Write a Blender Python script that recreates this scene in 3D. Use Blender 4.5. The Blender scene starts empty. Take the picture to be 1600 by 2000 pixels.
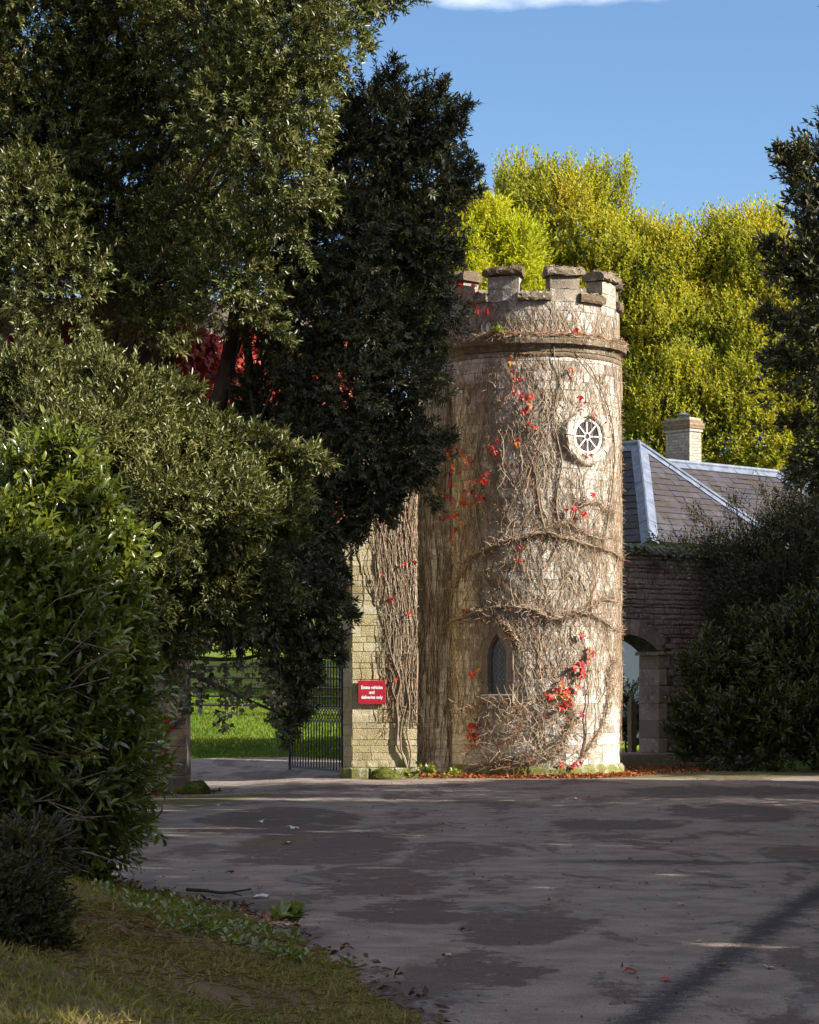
import bpy, bmesh, math, random
import numpy as np
from mathutils import Vector, Matrix, noise as mnoise

rnd = random.Random(11)
rng = np.random.default_rng(11)
R_ = math.radians
scene = bpy.context.scene
col = scene.collection

# ------------------------------------------------------------------ camera, sky, sun, exposure
EYE, FPX = 1.6, 4722.0                      # eye height (m), focal length in photo pixels
cam = bpy.data.cameras.new('camera')
cam.sensor_fit = 'VERTICAL'; cam.sensor_height = 36.0
cam.lens = 36.0 * FPX / 2000.0
cam.shift_y = 345.0 / 2000.0                # level camera with a rising front: verticals stay upright
cam.clip_start = 0.2; cam.clip_end = 2000
cam_o = bpy.data.objects.new('camera', cam); col.objects.link(cam_o)
cam_o.location = (0, 0, EYE); cam_o.rotation_euler = (R_(90), 0, 0)
scene.camera = cam_o

SUN_AZ, SUN_EL = R_(111.0), R_(29.0)        # compass from +Y clockwise
SD = Vector((math.sin(SUN_AZ) * math.cos(SUN_EL), math.cos(SUN_AZ) * math.cos(SUN_EL), math.sin(SUN_EL)))
world = bpy.data.worlds.new('World'); scene.world = world; world.use_nodes = True
wn = world.node_tree; wn.nodes.clear()
sky = wn.nodes.new('ShaderNodeTexSky'); sky.sky_type = 'NISHITA'; sky.sun_disc = False
sky.sun_elevation = SUN_EL; sky.sun_rotation = SUN_AZ
sky.air_density = 1.0; sky.dust_density = 0.15; sky.ozone_density = 5.0
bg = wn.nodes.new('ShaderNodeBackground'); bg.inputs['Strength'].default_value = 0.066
wo = wn.nodes.new('ShaderNodeOutputWorld')
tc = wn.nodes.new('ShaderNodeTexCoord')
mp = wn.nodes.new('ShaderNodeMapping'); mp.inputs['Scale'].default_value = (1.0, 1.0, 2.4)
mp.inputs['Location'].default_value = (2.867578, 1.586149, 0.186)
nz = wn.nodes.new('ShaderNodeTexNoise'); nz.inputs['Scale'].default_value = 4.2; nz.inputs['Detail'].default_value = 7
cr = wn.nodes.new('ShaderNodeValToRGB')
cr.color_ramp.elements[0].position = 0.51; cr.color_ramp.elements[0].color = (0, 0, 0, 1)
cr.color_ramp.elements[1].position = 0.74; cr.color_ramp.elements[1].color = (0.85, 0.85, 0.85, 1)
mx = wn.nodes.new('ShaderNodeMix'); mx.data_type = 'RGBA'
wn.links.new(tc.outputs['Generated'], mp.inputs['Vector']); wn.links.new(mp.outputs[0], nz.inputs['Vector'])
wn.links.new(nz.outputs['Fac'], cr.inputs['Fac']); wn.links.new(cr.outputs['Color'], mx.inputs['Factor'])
wn.links.new(sky.outputs[0], mx.inputs[6]); mx.inputs[7].default_value = (25.5, 24.8, 24.0, 1)  # visible cloud streak; bright cover beyond view added as white fill light
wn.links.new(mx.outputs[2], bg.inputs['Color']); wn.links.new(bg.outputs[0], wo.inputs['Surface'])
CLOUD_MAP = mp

sl = bpy.data.lights.new('sun', 'SUN'); sl.energy = 5.0; sl.angle = R_(0.55); sl.color = (1.0, 0.945, 0.86)
so = bpy.data.objects.new('sun', sl); col.objects.link(so)
so.rotation_euler = SD.to_track_quat('Z', 'Y').to_euler(); so.location = (20, -10, 30)

vs = scene.view_settings
vs.view_transform = 'Standard'; vs.look = 'None'; vs.gamma = 1.0; vs.use_curve_mapping = False
vs.exposure = 1.42
scene.cycles.max_bounces = 6; scene.cycles.diffuse_bounces = 3; scene.cycles.glossy_bounces = 2
scene.cycles.transparent_max_bounces = 4; scene.cycles.use_denoising = True
scene.cycles.caustics_reflective = False; scene.cycles.caustics_refractive = False

# ------------------------------------------------------------------ helpers
def at(px, py, Y):
    """photo pixel + depth -> point in the place"""
    return Vector(((px - 800) / FPX * Y, Y, EYE + (1345 - py) / FPX * Y))

def tag(o, label=None, cat=None, group=None, kind=None):
    if label: o['label'] = label
    if cat: o['category'] = cat
    if group: o['group'] = group
    if kind: o['kind'] = kind
    return o

def empty(name, loc=(0, 0, 0), rz=0.0, parent=None):
    o = bpy.data.objects.new(name, None); col.objects.link(o)
    o.location = loc; o.rotation_euler = (0, 0, rz); o.empty_display_size = 0.2
    if parent: o.parent = parent
    return o

def put(name, me, parent=None, mat=None):
    if mat is not None and not me.materials: me.materials.append(mat)
    o = bpy.data.objects.new(name, me); col.objects.link(o)
    if parent: o.parent = parent
    return o

def mesh(name, verts, faces, mat=None, smooth=False):
    me = bpy.data.meshes.new(name); me.from_pydata([tuple(v) for v in verts], [], faces); me.update()
    if mat: me.materials.append(mat)
    if smooth: me.polygons.foreach_set('use_smooth', [True] * len(me.polygons))
    return me

def np_mesh(name, V, F, mat=None, attrs=None, smooth=False):
    """V (n,3); F list of (m,k) index arrays"""
    me = bpy.data.meshes.new(name)
    V = np.ascontiguousarray(V, dtype=np.float32)
    me.vertices.add(len(V)); me.vertices.foreach_set('co', V.ravel())
    F = [np.asarray(f, dtype=np.int32) for f in F if len(f)]
    idx = np.concatenate([f.ravel() for f in F])
    sizes = np.concatenate([np.full(len(f), f.shape[1], dtype=np.int32) for f in F])
    me.loops.add(len(idx)); me.loops.foreach_set('vertex_index', idx)
    me.polygons.add(len(sizes))
    starts = np.concatenate([[0], np.cumsum(sizes)[:-1]]).astype(np.int32)
    me.polygons.foreach_set('loop_start', starts)
    try: me.polygons.foreach_set('loop_total', sizes)
    except Exception: pass
    if smooth: me.polygons.foreach_set('use_smooth', np.ones(len(sizes), dtype=bool))
    me.update(calc_edges=True)
    for k, a in (attrs or {}).items():
        at_ = me.attributes.new(k, 'FLOAT', 'POINT'); at_.data.foreach_set('value', np.asarray(a, dtype=np.float32))
    if mat: me.materials.append(mat)
    return me

def norm(a): return a / np.maximum(np.linalg.norm(a, axis=-1, keepdims=True), 1e-9)

def smooth01(a, b, x):
    t = np.clip((np.asarray(x, dtype=float) - a) / (b - a), 0, 1); return t * t * (3 - 2 * t)

def wobble(P, f, seed=0.0):
    """cheap smooth noise in about [-1,1]"""
    x, y, z = P[..., 0] * f + seed, P[..., 1] * f + seed * 1.7, P[..., 2] * f - seed
    return (np.sin(x * 1.7 + 1.3 * np.sin(y * 1.1 + z)) + np.sin(y * 2.1 + 1.1 * np.sin(z * 1.3 + x)) + np.sin(z * 1.9 + 1.2 * np.sin(x * 1.2 - y))) / 3

def tubes(paths, sides=5):
    """paths: list of (points, r0, r1) -> V, F arrays (open tubes, closed tips)"""
    Vs, Fs, base = [], [], 0
    ang = np.arange(sides) * 2 * np.pi / sides
    for pts, r0, r1 in paths:
        P = np.asarray([tuple(p) for p in pts], dtype=float); n = len(P)
        if n < 2: continue
        T = norm(np.gradient(P, axis=0))
        up = np.array([0, 0, 1.0]) if abs(T[0, 2]) < 0.9 else np.array([1.0, 0, 0])
        A = norm(np.cross(T, up)); B = np.cross(T, A)
        r = np.linspace(r0, r1, n)[:, None, None]
        ring = P[:, None, :] + r * (np.cos(ang)[None, :, None] * A[:, None, :] + np.sin(ang)[None, :, None] * B[:, None, :])
        Vs.append(ring.reshape(-1, 3))
        i = np.arange(n - 1)[:, None] * sides; j = np.arange(sides)[None, :]; j2 = (j + 1) % sides
        q = np.stack([i + j, i + j2, i + sides + j2, i + sides + j], axis=-1).reshape(-1, 4) + base
        Fs.append(q); base += n * sides
    return np.concatenate(Vs), [np.concatenate(Fs)]

def spline(pts, n=6):
    P = [Vector(p) for p in pts]; out = []
    for i in range(len(P) - 1):
        p0, p1, p2, p3 = P[max(i - 1, 0)], P[i], P[i + 1], P[min(i + 2, len(P) - 1)]
        for k in range(n):
            t = k / n
            out.append(0.5 * ((2 * p1) + (p2 - p0) * t + (2 * p0 - 5 * p1 + 4 * p2 - p3) * t * t + (3 * p1 - p0 - 3 * p2 + p3) * t ** 3))
    out.append(P[-1]); return out

def block(x0, x1, y0, y1, z0, z1, c=0.012, jit=0.0, r=rnd):
    """dressed block: front face (low y) chamfered"""
    j = lambda: r.uniform(-jit, jit)
    v = []
    for (xa, xb, y, za, zb) in ((x0, x1, y1, z0, z1), (x0, x1, y0 + c, z0, z1), (x0 + c, x1 - c, y0, z0 + c, z1 - c)):
        for (x, z) in ((xa, za), (xb, za), (xb, zb), (xa, zb)):
            v.append((x + (j() if y == y0 else 0), y + (j() * 0.8 if y == y0 else 0), z + (j() if y == y0 else 0)))
    f = [(3, 2, 1, 0)]
    for b in (0, 4):
        for k in range(4): f.append((b + k, b + (k + 1) % 4, b + 4 + (k + 1) % 4, b + 4 + k))
    f.append((8, 9, 10, 11))
    return v, f

class MB:
    """collects simple shapes into one mesh"""
    def __init__(s): s.v, s.f = [], []
    def add(s, v, f):
        b = len(s.v); s.v += [tuple(p) for p in v]; s.f += [tuple(i + b for i in q) for q in f]; return s
    def block(s, *a, **k): return s.add(*block(*a, **k))
    def box(s, x0, x1, y0, y1, z0, z1):
        v = [(x, y, z) for z in (z0, z1) for (x, y) in ((x0, y0), (x1, y0), (x1, y1), (x0, y1))]
        return s.add(v, [(3, 2, 1, 0), (4, 5, 6, 7), (0, 1, 5, 4), (1, 2, 6, 5), (2, 3, 7, 6), (3, 0, 4, 7)])
    def tube(s, pts, r0, r1=None, sides=6):
        V, F = tubes([(pts, r0, r0 if r1 is None else r1)], sides)
        n = len(pts); f = [tuple(q) for q in F[0]] + [tuple(range(sides))[::-1], tuple(range((n - 1) * sides, n * sides))]
        return s.add(V, f)
    def me(s, name, mat=None, smooth=False): return mesh(name, s.v, s.f, mat, smooth)
    def put(s, name, mat, parent=None, smooth=False): return put(name, s.me(name, mat, smooth), parent)

# ------------------------------------------------------------------ node maths
class S:
    """socket wrapper: arithmetic builds Math nodes"""
    def __init__(s, nt, o): s.nt, s.o = nt, o
    def _m(s, op, *a, clamp=False):
        n = s.nt.nodes.new('ShaderNodeMath'); n.operation = op; n.use_clamp = clamp
        for i, v in enumerate((s,) + a):
            if isinstance(v, S): s.nt.links.new(v.o, n.inputs[i])
            else: n.inputs[i].default_value = v
        return S(s.nt, n.outputs[0])
    def __add__(s, b): return s._m('ADD', b)
    def __sub__(s, b): return s._m('SUBTRACT', b)
    def __mul__(s, b): return s._m('MULTIPLY', b)
    def __truediv__(s, b): return s._m('DIVIDE', b)
    __radd__ = __add__; __rmul__ = __mul__
    def sq(s): return s._m('MULTIPLY', s)
    def sqrt(s): return s._m('SQRT')
    def abs(s): return s._m('ABSOLUTE')
    def max(s, b): return s._m('MAXIMUM', b)
    def min(s, b): return s._m('MINIMUM', b)
    def step(s, a, b):                                  # smoothstep a..b
        n = s.nt.nodes.new('ShaderNodeMapRange'); n.interpolation_type = 'SMOOTHSTEP'
        s.nt.links.new(s.o, n.inputs[0]); n.inputs[1].default_value = a; n.inputs[2].default_value = b
        n.inputs[3].default_value = 0; n.inputs[4].default_value = 1
        return S(s.nt, n.outputs[0])

class MT:
    def __init__(s, name, rough=0.85, spec=0.3):
        s.m = bpy.data.materials.new(name); s.m.use_nodes = True; s.nt = s.m.node_tree
        s.b = s.nt.nodes['Principled BSDF']; s.b.inputs['Roughness'].default_value = rough
        s.b.inputs['Specular IOR Level'].default_value = spec
        s.tc = s.nt.nodes.new('ShaderNodeTexCoord')
    def coord(s, world=True, scale=(1, 1, 1)):
        o = s.nt.nodes.new('ShaderNodeNewGeometry').outputs['Position'] if world else s.tc.outputs['Object']
        m = s.nt.nodes.new('ShaderNodeMapping'); m.inputs['Scale'].default_value = scale
        s.nt.links.new(o, m.inputs[0]); return m.outputs[0]
    def xyz(s):
        n = s.nt.nodes.new('ShaderNodeSeparateXYZ'); s.nt.links.new(s.coord(), n.inputs[0])
        return [S(s.nt, o) for o in n.outputs]
    def noise(s, scale, detail=4, rough=0.55, world=True, stretch=(1, 1, 1), dist=0.0):
        n = s.nt.nodes.new('ShaderNodeTexNoise'); n.inputs['Scale'].default_value = scale
        n.inputs['Detail'].default_value = detail; n.inputs['Roughness'].default_value = rough; n.inputs['Distortion'].default_value = dist
        s.nt.links.new(s.coord(world, stretch), n.inputs['Vector']); return S(s.nt, n.outputs['Fac'])
    def voronoi(s, scale, feature='F1', stretch=(1, 1, 1)):
        n = s.nt.nodes.new('ShaderNodeTexVoronoi'); n.feature = feature; n.inputs['Scale'].default_value = scale
        s.nt.links.new(s.coord(True, stretch), n.inputs['Vector']); return S(s.nt, n.outputs['Distance'])
    def rand(s):
        return S(s.nt, s.nt.nodes.new('ShaderNodeObjectInfo').outputs['Random'])
    def attr(s, name):
        n = s.nt.nodes.new('ShaderNodeAttribute'); n.attribute_name = name; return S(s.nt, n.outputs['Fac'])
    def ramp(s, fac, *stops):
        n = s.nt.nodes.new('ShaderNodeValToRGB'); e = n.color_ramp.elements
        while len(e) < len(stops): e.new(0.5)
        for k, (p, c) in enumerate(stops): e[k].position = p; e[k].color = (*c, 1)
        s.nt.links.new(fac.o, n.inputs[0]); return n.outputs[0]
    def mix(s, fac, a, b):
        n = s.nt.nodes.new('ShaderNodeMix'); n.data_type = 'RGBA'
        for sock, v in ((n.inputs[0], fac), (n.inputs[6], a), (n.inputs[7], b)):
            if isinstance(v, S): s.nt.links.new(v.o, sock)
            elif isinstance(v, (tuple, list)): sock.default_value = (*v, 1)
            elif isinstance(v, (int, float)): sock.default_value = v
            else: s.nt.links.new(v, sock)
        return n.outputs[2]
    def color(s, c):
        if isinstance(c, (tuple, list)): s.b.inputs['Base Color'].default_value = (*c, 1)
        else: s.nt.links.new(c, s.b.inputs['Base Color'])
        return s
    def rough(s, r): s.nt.links.new(r.o, s.b.inputs['Roughness']); return s
    def bump(s, h, strength=0.5, dist=0.02):
        n = s.nt.nodes.new('ShaderNodeBump'); n.inputs['Strength'].default_value = strength; n.inputs['Distance'].default_value = dist
        s.nt.links.new(h.o, n.inputs['Height']); s.nt.links.new(n.outputs[0], s.b.inputs['Normal']); return s
    def translucent(s, amount, c):
        t = s.nt.nodes.new('ShaderNodeBsdfTranslucent'); mixs = s.nt.nodes.new('ShaderNodeMixShader'); out = s.nt.nodes['Material Output']
        if isinstance(c, tuple): t.inputs[0].default_value = (*c, 1)
        else: s.nt.links.new(c, t.inputs[0])
        mixs.inputs[0].default_value = amount
        s.nt.links.new(s.b.outputs[0], mixs.inputs[1]); s.nt.links.new(t.outputs[0], mixs.inputs[2]); s.nt.links.new(mixs.outputs[0], out.inputs[0])
        return s

# ------------------------------------------------------------------ materials
M = {}
def stone_mat(name, base, pale, dark, lichen, amount=0.5, moss=0.0):
    t = MT(name, 0.92, 0.15)
    big = t.noise(1.6, 3); mid = t.noise(7, 5, 0.65); fine = t.noise(42, 4, 0.7); r = t.rand()
    c = t.mix((mid * 0.6 + r * 0.55).step(0.35, 0.85), base, pale)
    c = t.mix((big + fine * 0.5).step(0.72, 1.0) * 0.8, c, dark)
    c = t.mix((t.noise(11, 6, 0.7) + r * 0.08).step(0.62 - 0.12 * amount, 0.72), c, lichen)
    c = t.mix(t.noise(21, 4, 0.7).step(0.60, 0.70) * 0.85, c, (0.085, 0.07, 0.055))
    if moss:
        z = t.xyz()[2]
        c = t.mix((t.noise(5, 5, 0.65) + t.noise(30, 3) * 0.3 - z * 0.55).step(0.62 - 0.3 * moss, 0.82 - 0.3 * moss) * 0.85, c, (0.13, 0.14, 0.02))
    t.color(c).bump(mid * 0.8 + fine, 0.9, 0.03); M[name] = t.m
stone_mat('tower_stone', (0.335, 0.28, 0.215), (0.58, 0.52, 0.435), (0.15, 0.118, 0.09), (0.72, 0.68, 0.62), 0.8, 0.12)
stone_mat('pier_stone', (0.40, 0.33, 0.17), (0.52, 0.45, 0.28), (0.22, 0.18, 0.10), (0.60, 0.56, 0.46), 0.35, 0.5)
stone_mat('plinth_stone', (0.30, 0.27, 0.17), (0.44, 0.40, 0.30), (0.14, 0.13, 0.07), (0.52, 0.50, 0.42), 0.3, 0.7)
stone_mat('rubble_stone', (0.20, 0.155, 0.125), (0.33, 0.27, 0.225), (0.09, 0.07, 0.058), (0.52, 0.49, 0.46), 0.25)
stone_mat('dressed_stone', (0.19, 0.14, 0.10), (0.27, 0.21, 0.155), (0.09, 0.068, 0.05), (0.34, 0.30, 0.25), 0.2)
stone_mat('merlon_stone', (0.25, 0.20, 0.145), (0.42, 0.36, 0.28), (0.11, 0.09, 0.065), (0.58, 0.54, 0.48), 0.5)
stone_mat('cap_stone', (0.135, 0.095, 0.055), (0.24, 0.19, 0.13), (0.065, 0.052, 0.028), (0.46, 0.42, 0.37), 0.15)

t = MT('mortar', 0.95, 0.1); t.color(t.mix(t.noise(9, 4).step(0.35, 0.7), (0.26, 0.215, 0.155), (0.42, 0.37, 0.30))).bump(t.noise(50, 3), 0.5); M['mortar'] = t.m
t = MT('pier_mortar', 0.95, 0.1); t.color(t.mix(t.noise(9, 4).step(0.35, 0.7), (0.36, 0.30, 0.165), (0.48, 0.41, 0.265))).bump(t.noise(50, 3), 0.5); M['pier_mortar'] = t.m
t = MT('rubble_mortar', 0.95, 0.1); t.color(t.mix(t.noise(9, 4).step(0.35, 0.7), (0.06, 0.05, 0.04), (0.12, 0.10, 0.085))).bump(t.noise(50, 3), 0.5); M['rubble_mortar'] = t.m

# asphalt: worn pale patches, damp stains with shapes of their own, tar strip, crack, moss at the edges
t = MT('asphalt', 0.85, 0.3)
x, y, z = t.xyz()
warp = t.noise(0.9, 4, 0.6) - 0.5; wf = t.noise(5, 5, 0.7) - 0.5; grit = t.noise(85, 2, 0.6); vgrit = t.voronoi(110)
worn = t.noise(0.55, 6, 0.62, stretch=(1.5, 0.62, 1), dist=0.6)
def blob(cx, cy, rx, ry):
    d = (((x - cx) + warp * 1.1 + wf * 0.7) / rx).sq() + (((y - cy) + warp * 3.2 + wf * 2.0) / ry).sq()
    return d.step(1.15, 0.85)
def moss_blob(cx, cy, rx, ry):
    d = (((x - cx) + warp * 0.5 + wf * 0.4) / rx).sq() + (((y - cy) + warp * 0.4 + wf * 0.35) / ry).sq()
    return d.step(1.25, 0.6)
damp = (worn + wf * 0.30).step(0.53, 0.57) * 0.75
for b in ((0.42, 13.7, 0.30, 0.95), (-0.1, 12.2, 0.35, 0.9), (0.75, 16.2, 0.4, 0.9), (-0.35, 20.0, 0.7, 1.6), (0.1, 17.2, 0.6, 0.9), (-0.9, 24.5, 0.9, 3.0), (-1.6, 29.5, 1.0, 3.0), (4.2, 31.5, 0.8, 2.4), (2.4, 28.5, 0.8, 1.4), (5.0, 38.0, 1.6, 1.8)):
    damp = damp.max(blob(*b) * 0.85)
c = t.mix(damp, t.mix((t.noise(2.2, 4) + wf * 0.4).step(0.3, 0.7), (0.232, 0.172, 0.135), (0.365, 0.283, 0.228)), (0.092, 0.057, 0.046))
c = t.mix((t.noise(1.1, 6, 0.7, stretch=(1.3, 0.6, 1), dist=0.8) + wf * 0.3).step(0.56, 0.66) * 0.45, c, (0.36, 0.305, 0.26))
c = t.mix((x + (y - 9.0) * 0.16).step(1.2, -2.2) * (y - 10).step(30, 8) * 0.75, c, (0.070, 0.046, 0.040))   # broad darker tone on the bank side, fading with distance
# gritty tar strip running away to the right, and the broken crack across the drive
ds = ((x - 1.07) - (y - 11.5) * 0.286 + wf * 0.28 + warp * 0.22).abs()
c = t.mix((ds + (grit - 0.5) * 0.5 + (t.noise(14, 4, 0.7) - 0.5) * 0.35).step(0.17, 0.05) * (y - 20.5).step(1.5, -1.5) * 0.95, c, (0.032, 0.023, 0.021))
dc = (y - 22.3 + warp * 1.4 + wf * 0.9).abs()
c = t.mix(dc.step(0.30, 0.08) * (x - 0.9 + wf).step(0.0, 1.0) * 0.8, c, (0.04, 0.033, 0.03))
dc2 = (y - 19.6 + warp * 3.0 + wf * 1.2 - (x - 2.4).sq() * 1.3).abs()
c = t.mix(dc2.step(0.16, 0.04) * (x - 2.2).abs().step(0.75, 0.35) * wf.step(-0.03, 0.08) * 0.8, c, (0.045, 0.036, 0.034))
c = t.mix((y - 10.2 - t.noise(0.4, 2) * 2).abs().step(0.1, 0.02) * 0.0, c, (0.1, 0.1, 0.1))
mossm = moss_blob(-3.3, 35.2, 0.95, 2.2).max(moss_blob(-2.6, 36.6, 0.8, 0.9)).max(moss_blob(5.6, 44.6, 2.0, 1.3)).max(moss_blob(7.8, 45.2, 2.2, 1.3)).max(moss_blob(3.6, 43.6, 1.2, 0.35)).max(moss_blob(4.4, 44.6, 1.0, 0.6))
c = t.mix(mossm * (t.noise(7, 5, 0.7) + wf).step(0.22, 0.5) * 0.92, c, (0.125, 0.115, 0.010))
c = t.mix(blob(-1.4, 25.2, 0.45, 0.6) * 0.5, c, (0.16, 0.12, 0.02))
c = t.mix((grit * 0.6 + vgrit * 0.5).step(0.42, 0.64) * 0.38, c, (0.04, 0.033, 0.03))
c = t.mix((t.noise(30, 4, 0.75) + wf * 0.4).step(0.56, 0.68) * 0.4, c, (0.33, 0.28, 0.24))
t.color(c).bump(grit + wf * 0.5 + vgrit * 0.6, 0.9, 0.014); M['asphalt'] = t.m

t = MT('soil', 0.95, 0.1)
x, y, z = t.xyz()
g = t.noise(1.1, 5, 0.65); f = t.noise(14, 4, 0.7)
soilc = t.mix((g + f * 0.5).step(0.55, 0.95), (0.09, 0.052, 0.030), (0.17, 0.115, 0.062))
c = t.mix((g * 0.8 + f * 0.3).step(0.60, 0.80), soilc, (0.075, 0.085, 0.014))
far = (y - 45.0).step(0, 3)
c = t.mix(far, c, t.mix(t.noise(0.5, 4).step(0.35, 0.7), (0.08, 0.125, 0.010), (0.18, 0.20, 0.016)))
t.color(c).bump(f, 0.6, 0.03); M['soil'] = t.m

def leaf_mat(name, a, b, d, trans, tamount, rough=0.42, spec=0.5):
    t = MT(name, rough, spec); v = t.attr('tint')
    c = t.ramp(v, (0.0, a), (0.55, b), (1.0, d))
    t.color(c); t.translucent(tamount, t.mix(0.5, c, trans)); M[name] = t.m
leaf_mat('holm_leaf', (0.040, 0.046, 0.010), (0.098, 0.102, 0.026), (0.20, 0.19, 0.06), (0.16, 0.18, 0.01), 0.16, 0.36, 0.35)
leaf_mat('dark_leaf', (0.052, 0.050, 0.019), (0.088, 0.083, 0.032), (0.125, 0.115, 0.05), (0.10, 0.12, 0.01), 0.10, 0.45, 0.45)
leaf_mat('laurel_leaf', (0.085, 0.10, 0.014), (0.150, 0.172, 0.022), (0.27, 0.285, 0.04), (0.24, 0.30, 0.01), 0.34, 0.27, 0.85)
leaf_mat('box_leaf', (0.030, 0.030, 0.008), (0.060, 0.052, 0.014), (0.15, 0.11, 0.02), (0.14, 0.12, 0.01), 0.15, 0.5, 0.15)
leaf_mat('autumn_leaf', (0.13, 0.17, 0.025), (0.36, 0.355, 0.04), (0.62, 0.42, 0.035), (0.55, 0.52, 0.01), 0.48, 0.55, 0.25)
leaf_mat('lime_leaf', (0.22, 0.28, 0.018), (0.44, 0.44, 0.02), (0.46, 0.40, 0.03), (0.55, 0.55, 0.01), 0.48, 0.55, 0.25)
leaf_mat('shade_leaf', (0.038, 0.042, 0.010), (0.060, 0.066, 0.015), (0.105, 0.11, 0.025), (0.10, 0.14, 0.01), 0.12, 0.38, 0.5)
leaf_mat('climber_leaf', (0.028, 0.028, 0.009), (0.046, 0.044, 0.014), (0.09, 0.075, 0.024), (0.12, 0.14, 0.01), 0.15, 0.5, 0.3)
leaf_mat('grass_blade', (0.11, 0.125, 0.014), (0.22, 0.20, 0.042), (0.38, 0.26, 0.11), (0.16, 0.20, 0.01), 0.25, 0.6, 0.2)
leaf_mat('lawn_blade', (0.05, 0.092, 0.006), (0.085, 0.14, 0.008), (0.14, 0.18, 0.012), (0.1, 0.17, 0.01), 0.25, 0.55, 0.2)
leaf_mat('litter_leaf', (0.16, 0.030, 0.015), (0.30, 0.095, 0.03), (0.42, 0.20, 0.07), (0.4, 0.1, 0.01), 0.15, 0.6, 0.2)
leaf_mat('brown_litter', (0.06, 0.030, 0.02), (0.14, 0.070, 0.042), (0.26, 0.15, 0.09), (0.2, 0.08, 0.01), 0.1, 0.7, 0.2)
leaf_mat('red_mass', (0.20, 0.012, 0.012), (0.42, 0.03, 0.025), (0.55, 0.16, 0.05), (0.6, 0.05, 0.01), 0.3, 0.5, 0.3)
t = MT('red_leaf', 0.45, 0.35); r = t.rand(); c = t.ramp(r, (0.0, (0.14, 0.010, 0.014)), (0.3, (0.36, 0.010, 0.014)), (0.65, (0.55, 0.03, 0.02)), (0.9, (0.60, 0.16, 0.03)), (1.0, (0.35, 0.30, 0.04)))
c = t.mix(t.noise(40, 3).step(0.5, 0.75) * 0.5, c, (0.30, 0.05, 0.03))
t.color(c).translucent(0.3, t.mix(0.5, c, (0.7, 0.06, 0.02))); M['red_leaf'] = t.m
t = MT('fallen_leaf', 0.6, 0.25); r = t.rand(); t.color(t.ramp(r, (0.0, (0.22, 0.03, 0.02)), (0.5, (0.38, 0.12, 0.05)), (1.0, (0.50, 0.33, 0.22)))); M['fallen_leaf'] = t.m
t = MT('pale_leaf', 0.7, 0.2); t.color(t.mix(t.noise(30, 3), (0.55, 0.44, 0.36), (0.68, 0.60, 0.54))); M['pale_leaf'] = t.m
t = MT('bark', 0.9, 0.15); n = t.noise(9, 5, 0.7, stretch=(1, 1, 0.25)); t.color(t.mix(n.step(0.3, 0.7), (0.035, 0.026, 0.02), (0.10, 0.08, 0.06))).bump(n, 0.8, 0.04); M['bark'] = t.m
t = MT('vine_stem', 0.9, 0.15); n = t.noise(16, 4, 0.7); t.color(t.mix(n.step(0.3, 0.7), (0.13, 0.088, 0.055), (0.30, 0.235, 0.165))).bump(t.noise(60, 3), 0.5, 0.01); M['vine_stem'] = t.m
t = MT('vine_twig', 0.9, 0.1); v = t.attr('tint'); t.color(t.ramp(v, (0.0, (0.10, 0.062, 0.036)), (0.45, (0.29, 0.215, 0.14)), (0.8, (0.50, 0.41, 0.295)), (1.0, (0.44, 0.16, 0.07)))); M['vine_twig'] = t.m
t = MT('iron', 0.55, 0.4); t.color(t.mix(t.noise(25, 4).step(0.45, 0.75), (0.020, 0.017, 0.018), (0.055, 0.035, 0.026))).bump(t.noise(70, 3), 0.3, 0.004); M['iron'] = t.m
t = MT('white_paint', 0.45, 0.4); t.color(t.mix(t.noise(18, 4).step(0.55, 0.8) * 0.4, (0.80, 0.79, 0.75), (0.55, 0.52, 0.46))); M['white_paint'] = t.m
t = MT('dark_glass', 0.10, 0.35); t.color(t.mix(t.noise(9, 4, 0.7).step(0.4, 0.7), (0.022, 0.016, 0.015), (0.075, 0.05, 0.042))); M['dark_glass'] = t.m
t = MT('leaded_glass', 0.22, 0.6); t.color(t.mix(t.noise(6, 3), (0.10, 0.095, 0.10), (0.17, 0.16, 0.165))); M['leaded_glass'] = t.m
t = MT('lead', 0.5, 0.4); n = t.noise(5, 5, 0.7, stretch=(1, 1, 0.4)); t.color(t.mix(n.step(0.3, 0.7), (0.085, 0.10, 0.135), (0.165, 0.185, 0.235))).bump(n, 0.3, 0.02); M['lead'] = t.m
t = MT('slate', 0.75, 0.25); r = t.rand(); n = t.noise(2.2, 5, 0.7); t.color(t.mix((n + r * 0.12).step(0.45, 0.7), t.mix(r, (0.036, 0.032, 0.039), (0.062, 0.057, 0.067)), (0.040, 0.029, 0.023))).bump(t.noise(30, 3), 0.3, 0.008); M['slate'] = t.m
t = MT('brick', 0.9, 0.15); r = t.rand(); t.color(t.mix(t.noise(10, 4).step(0.3, 0.8), t.mix(r, (0.36, 0.29, 0.22), (0.50, 0.43, 0.35)), (0.26, 0.20, 0.15))).bump(t.noise(50, 3), 0.4, 0.006); M['brick'] = t.m
t = MT('cap_brick', 0.9, 0.15); r = t.rand(); t.color(t.mix(t.noise(9, 4).step(0.35, 0.7), t.mix(r, (0.20, 0.13, 0.085), (0.30, 0.20, 0.13)), (0.11, 0.09, 0.05))); M['cap_brick'] = t.m
t = MT('render_wall', 0.9, 0.2); t.color(t.mix(t.noise(1.5, 5, 0.7), (0.36, 0.36, 0.39), (0.50, 0.50, 0.53))); M['render_wall'] = t.m
t = MT('sign_red', 0.35, 0.5); t.color(t.mix(t.noise(4, 3).step(0.4, 0.8) * 0.5, (0.34, 0.010, 0.022), (0.46, 0.045, 0.055))); M['sign_red'] = t.m
t = MT('sign_white', 0.5, 0.3); t.color((0.85, 0.83, 0.82)); M['sign_white'] = t.m
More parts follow.
